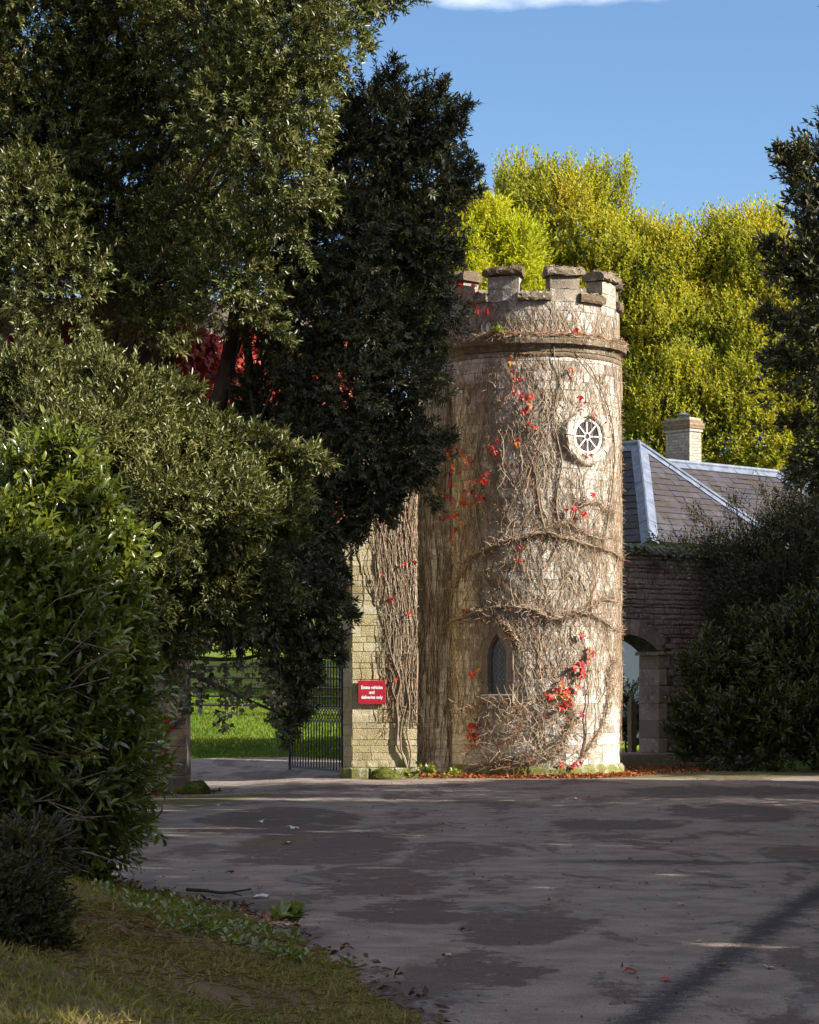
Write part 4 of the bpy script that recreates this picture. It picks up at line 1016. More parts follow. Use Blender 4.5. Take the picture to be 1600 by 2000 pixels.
# ------------------------------------------------------------------ creepers
def leaf_mesh(name, L, mat, bend=1.0):
    V0, F0 = TL; V = [(a * L, b * L * .95, c_ * L * bend) for a, b, c_ in V0]; return mesh(name, V, [tuple(f) for f in F0[0]], M[mat])
CL = [leaf_mesh('leaf', s, 'red_leaf', b) for s, b in ((.09, 1.4), (.11, 2.6), (.135, 1.8), (.085, 3.4))]
def place_leaf(parent, me, p, D, N, name='leaf'):
    D = D.normalized(); Sd = N.cross(D).normalized(); U_ = D.cross(Sd)
    o = put(name, me, parent); m = Matrix((D, Sd, U_)).transposed().to_4x4(); m.translation = p; o.matrix_local = m; return o
def hang_leaf(parent, p, nrm, me=None):
    nrm = nrm.normalized(); D = Vector((rnd.uniform(-.6, .6), rnd.uniform(-.6, .6), -1)) + nrm * rnd.uniform(-.1, .7)
    N = nrm + Vector((rnd.uniform(-.5, .5), rnd.uniform(-.5, .5), rnd.uniform(-.2, .7))); place_leaf(parent, me or rnd.choice(CL), p, D, N)

cre = empty('creeper', TC); tag(cre, 'leafless creeper with scattered red leaves climbing the round tower', 'creeper')
# thick old stems traced over the drum
def drum(px, py, off): th, z = on_tower(px, py); return cyl(th, TR + off, z)
old = [([(922, 1085), (950, 1072), (985, 1058), (1020, 1048), (1055, 1040), (1085, 1050), (1110, 1055), (1140, 1066), (1165, 1072), (1190, 1082), (1204, 1095)], .034, .016),
       ([(1055, 1040), (1075, 1028), (1092, 1020), (1110, 1030), (1130, 1042), (1160, 1052), (1195, 1050)], .024, .010),
       ([(868, 1215), (900, 1206), (935, 1192), (965, 1186), (1000, 1186), (1030, 1190), (1055, 1204), (1085, 1210), (1110, 1198), (1140, 1185), (1165, 1172), (1195, 1175)], .034, .012),
       ([(1110, 1198), (1140, 1200), (1165, 1212), (1185, 1228), (1204, 1232)], .020, .010),
       ([(885, 1218), (920, 1212), (950, 1205), (975, 1212), (995, 1235), (1010, 1262)], .026, .012),
       ([(1120, 985), (1150, 982), (1172, 996), (1185, 1008)], .018, .009),
       ([(885, 1150), (905, 1115), (922, 1085)], .012, .022),
       ([(900, 1512), (930, 1498), (965, 1487), (1000, 1480), (1035, 1470), (1065, 1458), (1088, 1440), (1101, 1415), (1106, 1392), (1092, 1372)], .045, .014),
       ([(910, 1514), (950, 1504), (985, 1496), (1030, 1488), (1065, 1478), (1090, 1460)], .030, .014),
       ([(1125, 1478), (1140, 1455), (1160, 1425), (1172, 1390), (1178, 1350), (1176, 1315), (1190, 1290)], .020, .009),
       ([(1125, 1478), (1132, 1440), (1131, 1400), (1137, 1365), (1133, 1330), (1140, 1300)], .020, .008),
       ([(1120, 1445), (1112, 1436), (1122, 1432), (1132, 1442)], .010, .006),
       ([(975, 1482), (960, 1440), (935, 1415), (918, 1392), (925, 1362), (922, 1332)], .016, .007),
       ([(1050, 1465), (1042, 1420), (1030, 1395), (1022, 1360), (1015, 1320), (1020, 1280)], .020, .009),
       ([(960, 1430), (945, 1400), (955, 1385), (970, 1400)], .010, .005),
       ([(1035, 905), (1040, 960), (1048, 1010), (1056, 1040)], .010, .018),
       ([(940, 1070), (928, 1000), (938, 940), (930, 880), (945, 800), (940, 720)], .018, .008),
       ([(1085, 1050), (1075, 980), (1085, 900), (1070, 820), (1082, 740), (1070, 690), (1075, 620)], .020, .007),
       ([(1165, 1072), (1180, 980), (1190, 900), (1186, 830), (1165, 770), (1140, 720), (1110, 690)], .022, .007),
       ([(1000, 1186), (990, 1140), (1000, 1100), (1010, 1055)], .014, .012)]
for k, (pts, r0, r1) in enumerate(old):
    pp = [drum(px, py, r0 * .9 + .012 + rnd.uniform(0, .025)) for px, py in pts]
    pp = spline(pp, 5); pp = [p + Vector((rnd.uniform(-1, 1), rnd.uniform(-1, 1), rnd.uniform(-1, 1))) * r0 * .25 for p in pp]
    V, F = tubes([(pp, r0, r1)], 7); put('stem', np_mesh('stem', V, F, M['vine_stem'], smooth=True), cre)

def twig_mesh(paths, tints, name, parent, mat='vine_twig', sides=3):
    V, F = tubes(paths, sides); tv = np.concatenate([np.full(len(p[0]) * sides, t_) for p, t_ in zip(paths, tints)])
    o = put(name, np_mesh(name, V, F, M[mat], {'tint': tv}), parent); o['kind'] = 'stuff'; return o
rg = np.random.default_rng(21); paths, tints = [], []
tries = 0
while len(paths) < 2700 and tries < 9000:
    tries += 1
    th = rg.uniform(-1.45, 1.62); z = rg.uniform(.45, 7.6)
    dens = 1.0
    if z > 6.9: dens = .5
    if th > .15 and z < 1.15: dens = .12
    if th < .15 and z < 1.0: dens = .35
    if th > .35 and 5.0 < z < 7.5: dens = .6
    dens *= .75 + .5 * math.sin(th * 5.1 + math.sin(z * 1.3) * 2) ** 2
    if rg.random() > dens: continue
    n = int(rg.integers(5, 18)); off = .004 + .035 * rg.random() ** 2; drift = rg.normal(scale=.10); pts = []; sgn = 1 if rg.random() < .85 else -1
    for q in range(n):
        if z > 7.62 or z < .24: break
        hyp = math.hypot((th - WIN[0]) * TR, z - WIN[1])
        if hyp > .55: ok_ = not in_window(th, z, .02); oo = 0
        else: ok_ = hyp > .33 or rg.random() < .25; oo = .085
        if ok_: pts.append(cyl(th + rg.normal(scale=.006), TR + off + oo + .008 * rg.random(), z))
        drift = .7 * drift + rg.normal(scale=.20); th += drift * .11 / TR * 1.5; z += sgn * .11 * rg.uniform(.6, 1.1)
    if len(pts) > 2: paths.append((pts, .0022 + .0095 * rg.random() ** 2.6, .0018)); tints.append(float(np.clip(rg.normal(.52, .24), 0, .93)))
for k in range(3800):                                           # short dead spurs standing off the wall
    th = rg.uniform(-1.3, 1.62); z = rg.uniform(.9, 7.9) if rg.random() < .8 else rg.uniform(2.6, 4.8)
    if in_window(th, z, .05) or (th > .2 and z < 1.3): continue
    p = cyl(th, TR + .01, z); o_ = cyl(th, 1, 0); d = (o_ * rg.uniform(.3, 1) + Vector((rg.normal() * .5, rg.normal() * .5, rg.normal() * .7))).normalized(); L = rg.uniform(.04, .15)
    q = p + d * L * .55; e_ = q + (d + Vector((rg.normal(), rg.normal(), rg.normal())) * .7).normalized() * L * .5
    paths.append(([p, q, e_], .0045, .002)); tints.append(1.0 if rg.random() < .16 else float(rg.uniform(.4, .9)))
# bunches along the old stems
for (pts, r0, r1) in old[:10]:
    pp = spline([drum(px, py, .03) for px, py in pts], 6)
    for p in pp:
        for q in range(9):
            o_ = Vector((p.x, p.y, 0)).normalized(); d = (o_ * .6 + Vector((rg.normal(), rg.normal(), rg.normal() + .3)) * .6).normalized(); L = rg.uniform(.05, .20); s = p + Vector((rg.normal(), rg.normal(), rg.normal())) * .03
            m_ = s + d * L * .5; paths.append(([s, m_, m_ + (d + Vector((rg.normal(), rg.normal(), rg.normal())) * .6).normalized() * L * .6], .006, .002)); tints.append(1.0 if rg.random() < .1 else float(rg.uniform(.3, .9)))
# tangle at the foot of the tower and matted stems on the caps, sills and cornice
for k in range(420):
    px, py = rg.uniform(905, 1110), rg.uniform(1370, 1500); p = drum(px, py, .04 + .1 * rg.random()); d = Vector((rg.normal(), rg.normal() * .4 - .2, rg.normal())).normalized(); pts = [p]
    for q in range(6): d = (d + Vector((rg.normal(), rg.normal(), rg.normal())) * .3).normalized(); p = p + d * .07; pts.append(Vector((p.x, p.y, max(p.z, .05))))
    paths.append((pts, .006, .002)); tints.append(1.0 if rg.random() < .15 else float(rg.uniform(.2, .8)))
for k in range(9):
    thc = R_(-20 + 40 * k)
    if math.cos(thc) < -.3: continue
    for (zz, ww, nn) in ((9.12, R_(12), 170), (8.66, None, 130)):
        for q in range(nn):
            th = thc + rg.uniform(-1, 1) * ww if ww else thc + R_(20) + rg.uniform(-1, 1) * R_(10)
            p = cyl(th, PR + rg.uniform(-.1, .085), zz + rg.uniform(-.06, .07)); d = (cyl(th + 1.57, 1, 0) * rg.normal() + Vector((0, 0, rg.normal() * .35)) + cyl(th, 1, 0) * rg.normal() * .3).normalized()
            paths.append(([p - d * .05, p + Vector((rg.normal(), rg.normal(), rg.normal())) * .01, p + d * .05], .007, .003)); tints.append(float(rg.uniform(.15, .72)))
for k in range(800):
    th = rg.uniform(-1.3, 1.6); p = cyl(th, TR + .02 + .11 * rg.random(), 7.9 + .08 * rg.random()); d = (cyl(th + 1.57, 1, 0) * rg.normal() + Vector((0, 0, rg.normal() * .3)) + cyl(th, 1, 0) * rg.normal() * .3).normalized()
    e_ = p + d * .12; paths.append(([p - d * .12, p, e_ + Vector((0, 0, -.05 * rg.random()))], .006, .003)); tints.append(1.0 if rg.random() < .2 else float(rg.uniform(.2, .8)))
for k in range(330):                                            # up the parapet
    th = rg.uniform(-1.2, 1.5); z = 7.98; pts = []; dr = rg.normal(scale=.5)
    for q in range(int(rg.integers(4, 12))): pts.append(cyl(th, PR + .012, z)); dr = .8 * dr + rg.normal(scale=.25); th += dr * .06; z += .085
    pts = [p for p in pts if p.z < 8.58]
    if len(pts) > 2: paths.append((pts, .006, .0025)); tints.append(float(rg.uniform(.05, .7)))
twig_mesh(paths, tints, 'twigs', cre)

clusters = [(992, 705, 2, 6), (995, 722, 1, 4), (1003, 742, 3, 8), (1004, 765, 3, 8), (1018, 776, 4, 8), (1020, 800, 4, 8), (1031, 828, 4, 8), (1006, 865, 3, 6), (960, 875, 6, 9), (882, 886, 9, 11), (900, 884, 5, 8),
            (878, 912, 4, 12), (920, 905, 3, 8), (945, 935, 6, 10), (895, 930, 5, 14), (918, 955, 6, 10), (885, 970, 8, 14), (910, 975, 5, 10), (938, 968, 4, 8), (895, 1000, 5, 12), (912, 1025, 4, 8), (900, 1040, 3, 8), (885, 1050, 2, 8),
            (1100, 720, 3, 7), (1095, 735, 1, 3), (1124, 778, 2, 5), (1145, 806, 3, 5), (1130, 880, 2, 5), (1140, 968, 2, 5), (1095, 990, 3, 7), (1122, 1000, 2, 4), (1008, 1065, 3, 6), (1007, 1090, 2, 4), (876, 1130, 2, 4), (908, 1195, 2, 3),
            (1120, 1245, 4, 10), (1135, 1275, 8, 12), (1122, 1298, 6, 10), (1100, 1298, 4, 7), (1122, 1318, 5, 8), (1112, 1338, 4, 7), (1075, 1342, 4, 8), (1092, 1347, 4, 8), (1060, 1360, 3, 6), (1095, 1370, 12, 14), (1082, 1356, 5, 10), (1122, 1390, 3, 5),
            (930, 1312, 4, 7), (924, 1412, 6, 7), (929, 1434, 6, 7), (930, 1450, 3, 5), (1083, 1490, 2, 4), (1105, 1490, 4, 6), (1120, 1483, 3, 5), (945, 605, 4, 8), (1105, 650, 3, 5), (1118, 652, 2, 5), (1166, 660, 1, 3)]
for (px, py, n, sp) in clusters:
    for q in range(n):
        a, b = px + rnd.gauss(0, sp * .6), py + rnd.gauss(0, sp * .75); R0 = rnd.uniform(.05, .16); th, z = on_tower(a, b)
        hang_leaf(cre, cyl(th, TR + R0, z), cyl(th, 1, 0))
for q in range(30):                                             # red leaves round the merlon behind the trees
    th = R_(rnd.uniform(-62, -36)); z = rnd.uniform(8.72, 9.12) - (th + 1.08) * .5; hang_leaf(cre, cyl(th, PR + rnd.uniform(.0, .1), z), cyl(th, 1, 0))
st = MB()
for k in range(10):                                             # red leaf stalks
    pass

# creeper on the pier and the recessed wall
cp = empty('creeper', (0.0, 42.95, 0)); tag(cp, 'bare straw coloured creeper stems spreading up the sunlit gate pier', 'creeper'); CO = cp.location
def pier_pt(px, py, off=.02): p = at(px, py, PY - off); return p - CO
for (pts, r0, r1) in [([(797, 1512), (790, 1480), (776, 1455), (778, 1415), (775, 1370), (782, 1330), (768, 1290), (755, 1240)], .026, .008), ([(797, 1512), (803, 1470), (795, 1430), (800, 1380), (792, 1320), (798, 1260)], .022, .008),
                      ([(800, 1510), (785, 1470), (783, 1430), (790, 1390), (803, 1350)], .018, .008), ([(775, 1370), (766, 1345), (770, 1325), (760, 1300)], .009, .005)]:
    pp = spline([pier_pt(a, b, .03 + rnd.uniform(0, .02)) for a, b in pts], 5); V, F = tubes([(pp, r0, r1)], 7); put('stem', np_mesh('stem', V, F, M['vine_stem'], smooth=True), cp)
paths, tints = [], []
for k in range(2300):
    u = rg.random() ** .6; x = PX0 + .1 + (PX1 - PX0 - .1) * u; z = rg.uniform(.9, 6.3)
    if rg.random() > (.10 + .9 * smooth01(-.75, -.15, x)) * (1 if z > 3.0 else smooth01(-.55, -.1, x) * .9 + .05): continue
    pts = []; dr = rg.normal(scale=.3); off = .006 + .03 * rg.random() ** 2
    for q in range(int(rg.integers(5, 16))):
        if z > 6.35 or x > PX1 + .02 or x < PX0: break
        pts.append(Vector((x, PY - off - .006 * rg.random(), z)) - CO); dr = .75 * dr + rg.normal(scale=.18); x += dr * .05 + .004 * (z > 2.5) * -1; z += .10 * rg.uniform(.6, 1.1)
    if len(pts) > 2: paths.append((pts, rg.uniform(.0035, .008), .0022)); tints.append(float(np.clip(rg.normal(.5, .2), 0, .95)))
for k in range(800):
    x = rg.uniform(-.5, PX1 + .02); z = rg.uniform(.8, 6.2); p = Vector((x, PY - .01, z)) - CO; d = Vector((rg.normal() * .6, -rg.uniform(.2, 1), rg.normal() * .7)).normalized(); L = rg.uniform(.04, .13); q = p + d * L * .5
    paths.append(([p, q, q + (d + Vector((rg.normal(), rg.normal(), rg.normal())) * .7).normalized() * L * .5], .0045, .002)); tints.append(1.0 if rg.random() < .1 else float(rg.uniform(.3, .85)))
for k in range(620):                                            # recessed wall: twig tints darkened, painting in the tower's shade
    x = rg.uniform(.12, 1.0); z = rg.uniform(.1, 7.2); pts = []; dr = rg.normal(scale=.3)
    for q in range(int(rg.integers(5, 16))):
        if z > 7.55 or x > 1.2 or x < .1: break
        pts.append(Vector((x, 44.20 - .03 * rg.random() ** 2, z)) - CO); dr = .75 * dr + rg.normal(scale=.15); x += dr * .045; z += .11 * rg.uniform(.6, 1.1)
    if len(pts) > 2: paths.append((pts, rg.uniform(.004, .009), .0025)); tints.append(float(np.clip(rg.normal(.12, .15), 0, .95)))
twig_mesh(paths, tints, 'twigs', cp)
for (px, py) in ((766, 1165), (762, 1170), (790, 1098), (748, 1120), (772, 1325), (812, 1095), (845, 975), (868, 1010), (801, 1195)):
    hang_leaf(cp, pier_pt(px, py, .07), Vector((0, -1, 0)), CL[0])

# red creeper over the arch wall, glimpsed through the trees
cg = empty('creeper', (LP.x, LP.y, 4.0)); tag(cg, 'mass of crimson creeper on the gatehouse wall glimpsed through the dark trees', 'creeper')
n = 5200; s = rg.uniform(-.2, aw + .1, n); z = 8.15 - 3.2 * rg.random(n) ** 1.1 - .3
P = np.array([(LP.x + ad.x * a - an.x * -.06, LP.y + ad.y * a - an.y * -.06, b) for a, b in zip(s, z)]) + rg.normal(scale=.05, size=(n, 3))
P2 = np.stack([rg.uniform(-9.5, -4.0, 2600), np.full(2600, 40.15), rg.uniform(5.8, 8.1, 2600)], -1); P = np.concatenate([P, P2]); n = len(P)
k = wobble(P, 1.6, 4) > -.25; P = P[k]; n = len(P)
D = np.stack([rg.normal(scale=.5, size=n), rg.normal(scale=.5, size=n), -np.ones(n)], -1); N = np.tile([an.x, an.y, .3], (n, 1)) + rg.normal(scale=.4, size=(n, 3))
o = put('leaves', leaves(P - np.array(cg.location), D, N, .10 + .06 * rg.random(n), .11, TL, .5 + .25 * rg.normal(size=n), 'leaves', M['red_mass']), cg); o['kind'] = 'stuff'

# ------------------------------------------------------------------ trees and shrubs
gz = lambda x, y: float(base_h(x, y))
def boughs(lst, seed, n=34, w=16):
    """leafy side branches reaching out of a crown: (px0, py0, px1, py1, Y)"""
    r = np.random.default_rng(seed); P, O = [], []
    for (x0, y0, x1, y1, Yb) in lst:
        a, b = np.array(at(x0, y0, Yb)), np.array(at(x1, y1, Yb - .3)); d = (b - a) / np.linalg.norm(b - a); L = math.hypot(x1 - x0, y1 - y0)
        for k in range(int(n * max(1, L / 60))):
            u = r.random() ** .8; s = w * (1.15 - u) * Yb / FPX
            P.append(a + (b - a) * u + r.normal(size=3) * s * np.array([1, 1, .7])); O.append(d + r.normal(size=3) * .35)
    return np.array(P), np.array(O)
B1 = boughs([(690, 40, 722, 95, 36), (770, 0, 832, -5, 36.4), (640, 110, 665, 165, 35.3), (620, 330, 640, 410, 35.2), (500, 620, 560, 665, 35.6), (330, 640, 350, 690, 35.4), (560, 430, 600, 520, 35.4), (160, 620, 190, 680, 34.8), (60, 540, 40, 640, 34.6), (700, -20, 735, 30, 36)], 1)
B2 = boughs([(850, 240, 918, 208, 38), (820, 220, 872, 160, 38), (760, 180, 772, 122, 38), (700, 260, 672, 190, 38.2), (870, 330, 932, 335, 38.2), (880, 390, 935, 375, 38.2), (860, 470, 900, 500, 38.1), (840, 560, 872, 600, 38), (840, 640, 868, 690, 38), (820, 740, 862, 780, 38), (840, 850, 880, 860, 38.2), (820, 920, 850, 990, 38.3), (770, 960, 760, 1020, 38.4), (700, 980, 700, 1060, 38.1), (660, 1050, 672, 1130, 37.8), (640, 1150, 690, 1210, 37.6), (640, 1250, 668, 1290, 37.6), (585, 1390, 560, 1450, 37.4), (680, 340, 640, 250, 38.4), (800, 300, 820, 230, 38.2)], 2)
B3 = boughs([(500, 895, 600, 885, 30), (560, 900, 645, 908, 30.1), (430, 860, 445, 815, 29.8), (320, 790, 385, 768, 29.5), (280, 780, 330, 740, 29.4), (150, 730, 215, 700, 29.4), (60, 710, 100, 680, 29), (540, 960, 600, 985, 30), (530, 1020, 605, 1050, 29.7), (500, 1110, 580, 1160, 29.6), (440, 1180, 490, 1240, 29.4), (300, 1260, 335, 1350, 29), (380, 880, 410, 830, 29.5), (240, 760, 250, 725, 29.2), (470, 860, 520, 850, 29.9)], 3)
B4 = boughs([(130, 940, 100, 870, 18.5), (140, 950, 150, 890, 18.5), (60, 960, 40, 900, 18.3), (170, 1030, 215, 985, 18.6), (200, 1110, 240, 1065, 18.6), (210, 1210, 258, 1170, 18.6), (215, 1300, 272, 1270, 18.7), (220, 1390, 280, 1370, 18.8), (225, 1450, 278, 1440, 19), (210, 1530, 262, 1530, 19), (200, 1610, 248, 1640, 19), (150, 1690, 190, 1740, 19), (215, 1340, 275, 1320, 18.7), (190, 1150, 240, 1130, 18.6)], 4, 22, 20)
T1 = [(60, 60, 150, 37.6), (230, 30, 150, 38.2), (400, 60, 135, 36.2), (560, 60, 120, 35.2), (650, -20, 100, 35.8), (745, -50, 75, 36.5), (100, 230, 150, 37.4), (290, 250, 140, 38.2), (470, 210, 115, 35.0), (585, 190, 72, 34.8), (610, 100, 80, 35.0),
      (50, 410, 120, 35.4), (200, 430, 125, 37.8), (390, 430, 110, 36.8), (545, 350, 92, 34.8), (590, 280, 60, 34.9), (105, 545, 100, 35.0), (290, 560, 105, 36.4), (440, 540, 100, 35.6), (100, 100, 210, 39.2), (330, 120, 210, 39.3), (200, 350, 210, 39.2), (420, 330, 170, 38.6), (530, 120, 130, 38.0), (-20, 450, 200, 38.5), (300, 500, 130, 38.2),
      (300, -200, 240, 37), (0, -150, 240, 37), (580, -200, 180, 37), (-120, 200, 200, 37.5), (-120, 500, 180, 36.5)]
tree('evergreen_oak', 'tall dark evergreen tree filling the upper left with glossy sunlit leaf clumps', 'tree', T1, 'holm_leaf', 40000, 10, .14, .095, .034, (-5.6, 39.0, gz(-5.6, 39)), (-5.0, 39.2, 12.5), .30, 31, rs=.88, rough=.40, f=2.8, cull=.72, spread=1.3, extra=B1)
T2 = [(760, 235, 85, 38), (855, 245, 50, 38), (700, 330, 95, 38.5), (830, 360, 75, 38.3), (760, 470, 105, 38), (655, 470, 105, 37.5), (830, 520, 50, 38), (795, 620, 80, 38), (690, 630, 110, 37.5), (575, 650, 95, 37.5), (785, 740, 70, 38), (660, 770, 110, 37.5),
      (800, 870, 65, 38.2), (710, 890, 100, 38), (605, 920, 95, 37.5), (755, 950, 50, 38.5), (640, 1010, 75, 38), (575, 1060, 90, 37.5), (600, 1180, 80, 37.3), (510, 1160, 95, 37), (630, 1235, 40, 37.5), (575, 1290, 55, 37.2), (470, 1225, 50, 37), (385, 1185, 75, 36.5),
      (580, 1375, 26, 37.5), (562, 1400, 24, 37.3), (605, 1320, 26, 37.6), (410, 1090, 110, 37), (480, 960, 90, 37.5), (530, 800, 80, 38.4), (880, 330, 38, 38.2), (560, 480, 90, 38)]
tree('evergreen_oak', 'dark shaded evergreen tree drooping in front of the gate arch and pier', 'tree', T2, 'dark_leaf', 22000, 10, .13, .10, .034, (-5.0, 38.9, gz(-5, 38.9)), (-2.2, 38.3, 9.0), .26, 32, extra=B2, rs=.94, rough=.40, f=3.2, droop=.1, cull=.75, spread=1.2)
T3 = [(60, 770, 95, 29), (165, 750, 65, 29.5), (240, 830, 95, 29), (120, 880, 115, 28.5), (350, 900, 100, 29.3), (450, 885, 62, 29.8), (535, 890, 42, 30), (300, 1000, 120, 28.7), (430, 1000, 100, 29), (520, 1015, 62, 29.6), (560, 960, 40, 30),
      (380, 1120, 105, 29), (480, 1120, 72, 29.5), (250, 1130, 115, 28.6), (315, 1220, 80, 29), (430, 1180, 55, 29.4), (60, 1000, 130, 28), (320, 790, 55, 29.6), (-80, 850, 130, 29), (-80, 1100, 150, 28.5), (590, 905, 22, 30.1), (400, 830, 30, 29.6)]
tree('evergreen_shrub', 'broad grey green evergreen shrub catching the sun below the tall tree', 'shrub', T3, 'holm_leaf', 17000, 9, .16, .085, .027, (-4.9, 29.4, .3), (-3.8, 29.4, 4.2), .18, 33, rs=.86, extra=B3, rough=.5, f=4.6, tintf=.62, cull=.75)
T4L = [(135, 950, 48, 18.5), (60, 1010, 110, 18.3), (175, 1070, 80, 18.5), (80, 1180, 135, 18), (205, 1210, 70, 18.5), (120, 1330, 140, 18), (225, 1360, 65, 18.6), (150, 1480, 125, 18.2), (240, 1470, 55, 19), (100, 1600, 120, 18.5), (190, 1600, 75, 19),
       (-20, 1100, 150, 18), (-20, 1400, 180, 17.6), (235, 1545, 40, 19), (110, 1680, 70, 19), (10, 1620, 110, 18), (-90, 1250, 180, 17.6)]
lau = tree('laurel', 'large glossy leaved laurel bush on the left above the grass bank', 'shrub', T4L, 'laurel_leaf', 6200, 8, .21, .092, .034, (-3.0, 18.4, .35), (-2.7, 18.4, 2.6), .10, 34, rs=.86, extra=B4, tpl=T8, rough=.40, f=4.0, up=.55, cull=.6, tintf=.42)
lb = np.array(lau.location); pt = []
for k in range(46):                                             # bare whippy twigs poking from the laurel
    p = np.array(at(rg.uniform(-30, 120), rg.uniform(1230, 1700), 17.45)); d = np.array([rg.uniform(.4, 1), rg.normal() * .25 - .1, rg.uniform(-.35, .9)]); d /= np.linalg.norm(d); L = rg.uniform(.3, .8)
    pt.append(([p - lb, p + d * L * .5 + rg.normal(size=3) * .03 - lb, p + d * L + rg.normal(size=3) * .05 - lb], .007, .003))
V, F = tubes(pt, 4); o = put('bare_twigs', np_mesh('bare_twigs', V, F, M['vine_stem']), lau); o['kind'] = 'stuff'
T5 = [(15, 1790, 80, 11.3), (55, 1880, 75, 11.3), (15, 1960, 100, 11), (90, 1960, 52, 11.3), (20, 1700, 70, 12), (130, 1990, 30, 11.3), (-60, 1850, 140, 11.2), (70, 1660, 40, 13)]
tree('box_bush', 'dark small leaved bush at the bottom left corner of the grass bank', 'shrub', T5, 'box_leaf', 5200, 9, .09, .034, .017, (-2.05, 11.5, .45), (-2.0, 11.5, 1.0), .03, 35, rough=.4, f=7, cull=.5)
T6 = [(8.0, 34, 5.0, 2.1), (6.7, 33.4, 6.9, 1.3), (6.05, 33.2, 6.3, .85), (7.1, 34, 8.2, 1.4), (6.25, 33.6, 8.5, .8), (6.15, 33.4, 7.3, .85), (6.45, 33.4, 5.0, .8), (8.7, 34.3, 10.6, 1.9), (7.0, 33.8, 9.3, .8), (8.9, 34.4, 12.8, 2.1), (8.9, 34.4, 15, 1.7), (9.3, 35, 9, 2.2), (9.4, 34, 12, 2.0), (7.6, 33.5, 3.4, 1.5), (8.6, 33.5, 2.0, 1.7), (9.5, 34.5, 5.5, 2.0)]
raw = (np.array([q[:3] for q in T6]), np.array([[q[3]] * 3 for q in T6]))
tree('evergreen_oak', 'dark evergreen tree reaching in at the right edge of the view', 'tree', None, 'dark_leaf', 26000, 9, .18, .115, .044, (8.6, 34.3, 0), (8.4, 34.3, 13), .3, 36, raw=raw, rough=.34, extra=boughs([(1600, 420, 1525, 300, 33.4), (1600, 560, 1500, 480, 33.4), (1600, 650, 1490, 620, 33.2), (1600, 720, 1510, 700, 33.2), (1600, 820, 1545, 830, 33.4), (1600, 350, 1560, 290, 33.5), (1600, 500, 1520, 540, 33.3), (1620, 900, 1560, 930, 33.4)], 66, 40, 26))
B7 = boughs([(1370, 1345, 1335, 1300, 48.2), (1360, 1400, 1318, 1378, 48), (1355, 1440, 1312, 1432, 47.6), (1400, 1300, 1385, 1240, 48), (1450, 1270, 1448, 1210, 48), (1380, 1470, 1335, 1482, 47.4), (1520, 1250, 1525, 1190, 47.8), (1580, 1230, 1590, 1180, 47.5)], 7, 24, 20)
T7 = [(1410, 1325, 60, 48), (1480, 1300, 85, 48), (1570, 1280, 100, 47.5), (1365, 1395, 42, 48), (1360, 1440, 36, 47.6), (1430, 1425, 75, 47.3), (1530, 1405, 95, 47), (1620, 1390, 110, 47), (1375, 1345, 30, 48.3), (1690, 1320, 120, 48)]
tree('rhododendron', 'black green rhododendron bush in deep shade at the lower right', 'shrub', T7, 'shade_leaf', 5200, 9, .22, .15, .045, (7.2, 48.0, 0), (7.2, 48, 2.4), .08, 37, rs=.9, extra=B7, tpl=T8, rough=.45, up=.9, f=3.4)
B8 = boughs([(1345, 1085, 1285, 1062, 50.9), (1395, 1050, 1352, 1008, 51), (1450, 1025, 1432, 978, 51.2), (1420, 1100, 1378, 1140, 50.5), (1440, 1170, 1400, 1190, 50), (1500, 1020, 1492, 965, 51), (1540, 1000, 1548, 948, 51), (1430, 1230, 1402, 1262, 49.6), (1590, 970, 1572, 925, 51), (1470, 1080, 1440, 1050, 50.6)], 8, 30, 18)
T8S = [(1345, 1095, 30, 51), (1420, 1110, 52, 51), (1490, 1080, 52, 51), (1565, 1085, 72, 50.5), (1460, 1180, 62, 50), (1520, 1170, 90, 49.7), (1610, 1160, 100, 49.5), (1590, 1010, 46, 51), (1535, 1030, 36, 51), (1660, 1040, 110, 50), (1400, 1075, 24, 51.2), (1430, 1235, 45, 49.5)]
tree('climbing_shrub', 'dusky feathery climbing shrub sprawling over the garden wall and roof edge', 'shrub', T8S, 'climber_leaf', 8000, 9, .40, .085, .026, (7.6, 50.4, 0), (7.4, 50.6, 3.6), .06, 38, rs=.86, extra=B8, rough=.45, f=3, up=.9, droop=.2)
# ivy along the top of the garden wall
n = 1500; s = rg.uniform(-.2, 2.6, n); hgt = wt + .05 + .18 * rg.random(n) - .45 * rg.random(n) ** 2.5 * (s > .6)
P = np.stack([s, rg.uniform(-.16, .5, n), hgt], -1); D = np.stack([rg.normal(size=n), rg.normal(size=n) - .3, -.6 * np.ones(n)], -1); N = np.stack([rg.normal(scale=.4, size=n), -np.ones(n), np.ones(n)], -1)
iv = put('ivy', leaves(P, D, N, .07 + .05 * rg.random(n), .08, TL, .4 + .2 * rg.normal(size=n), 'ivy', M['shade_leaf'])); iv.location = WO; iv.rotation_euler.z = WA; tag(iv, 'dark ivy trailing along the top of the garden wall beside the tower', 'ivy')
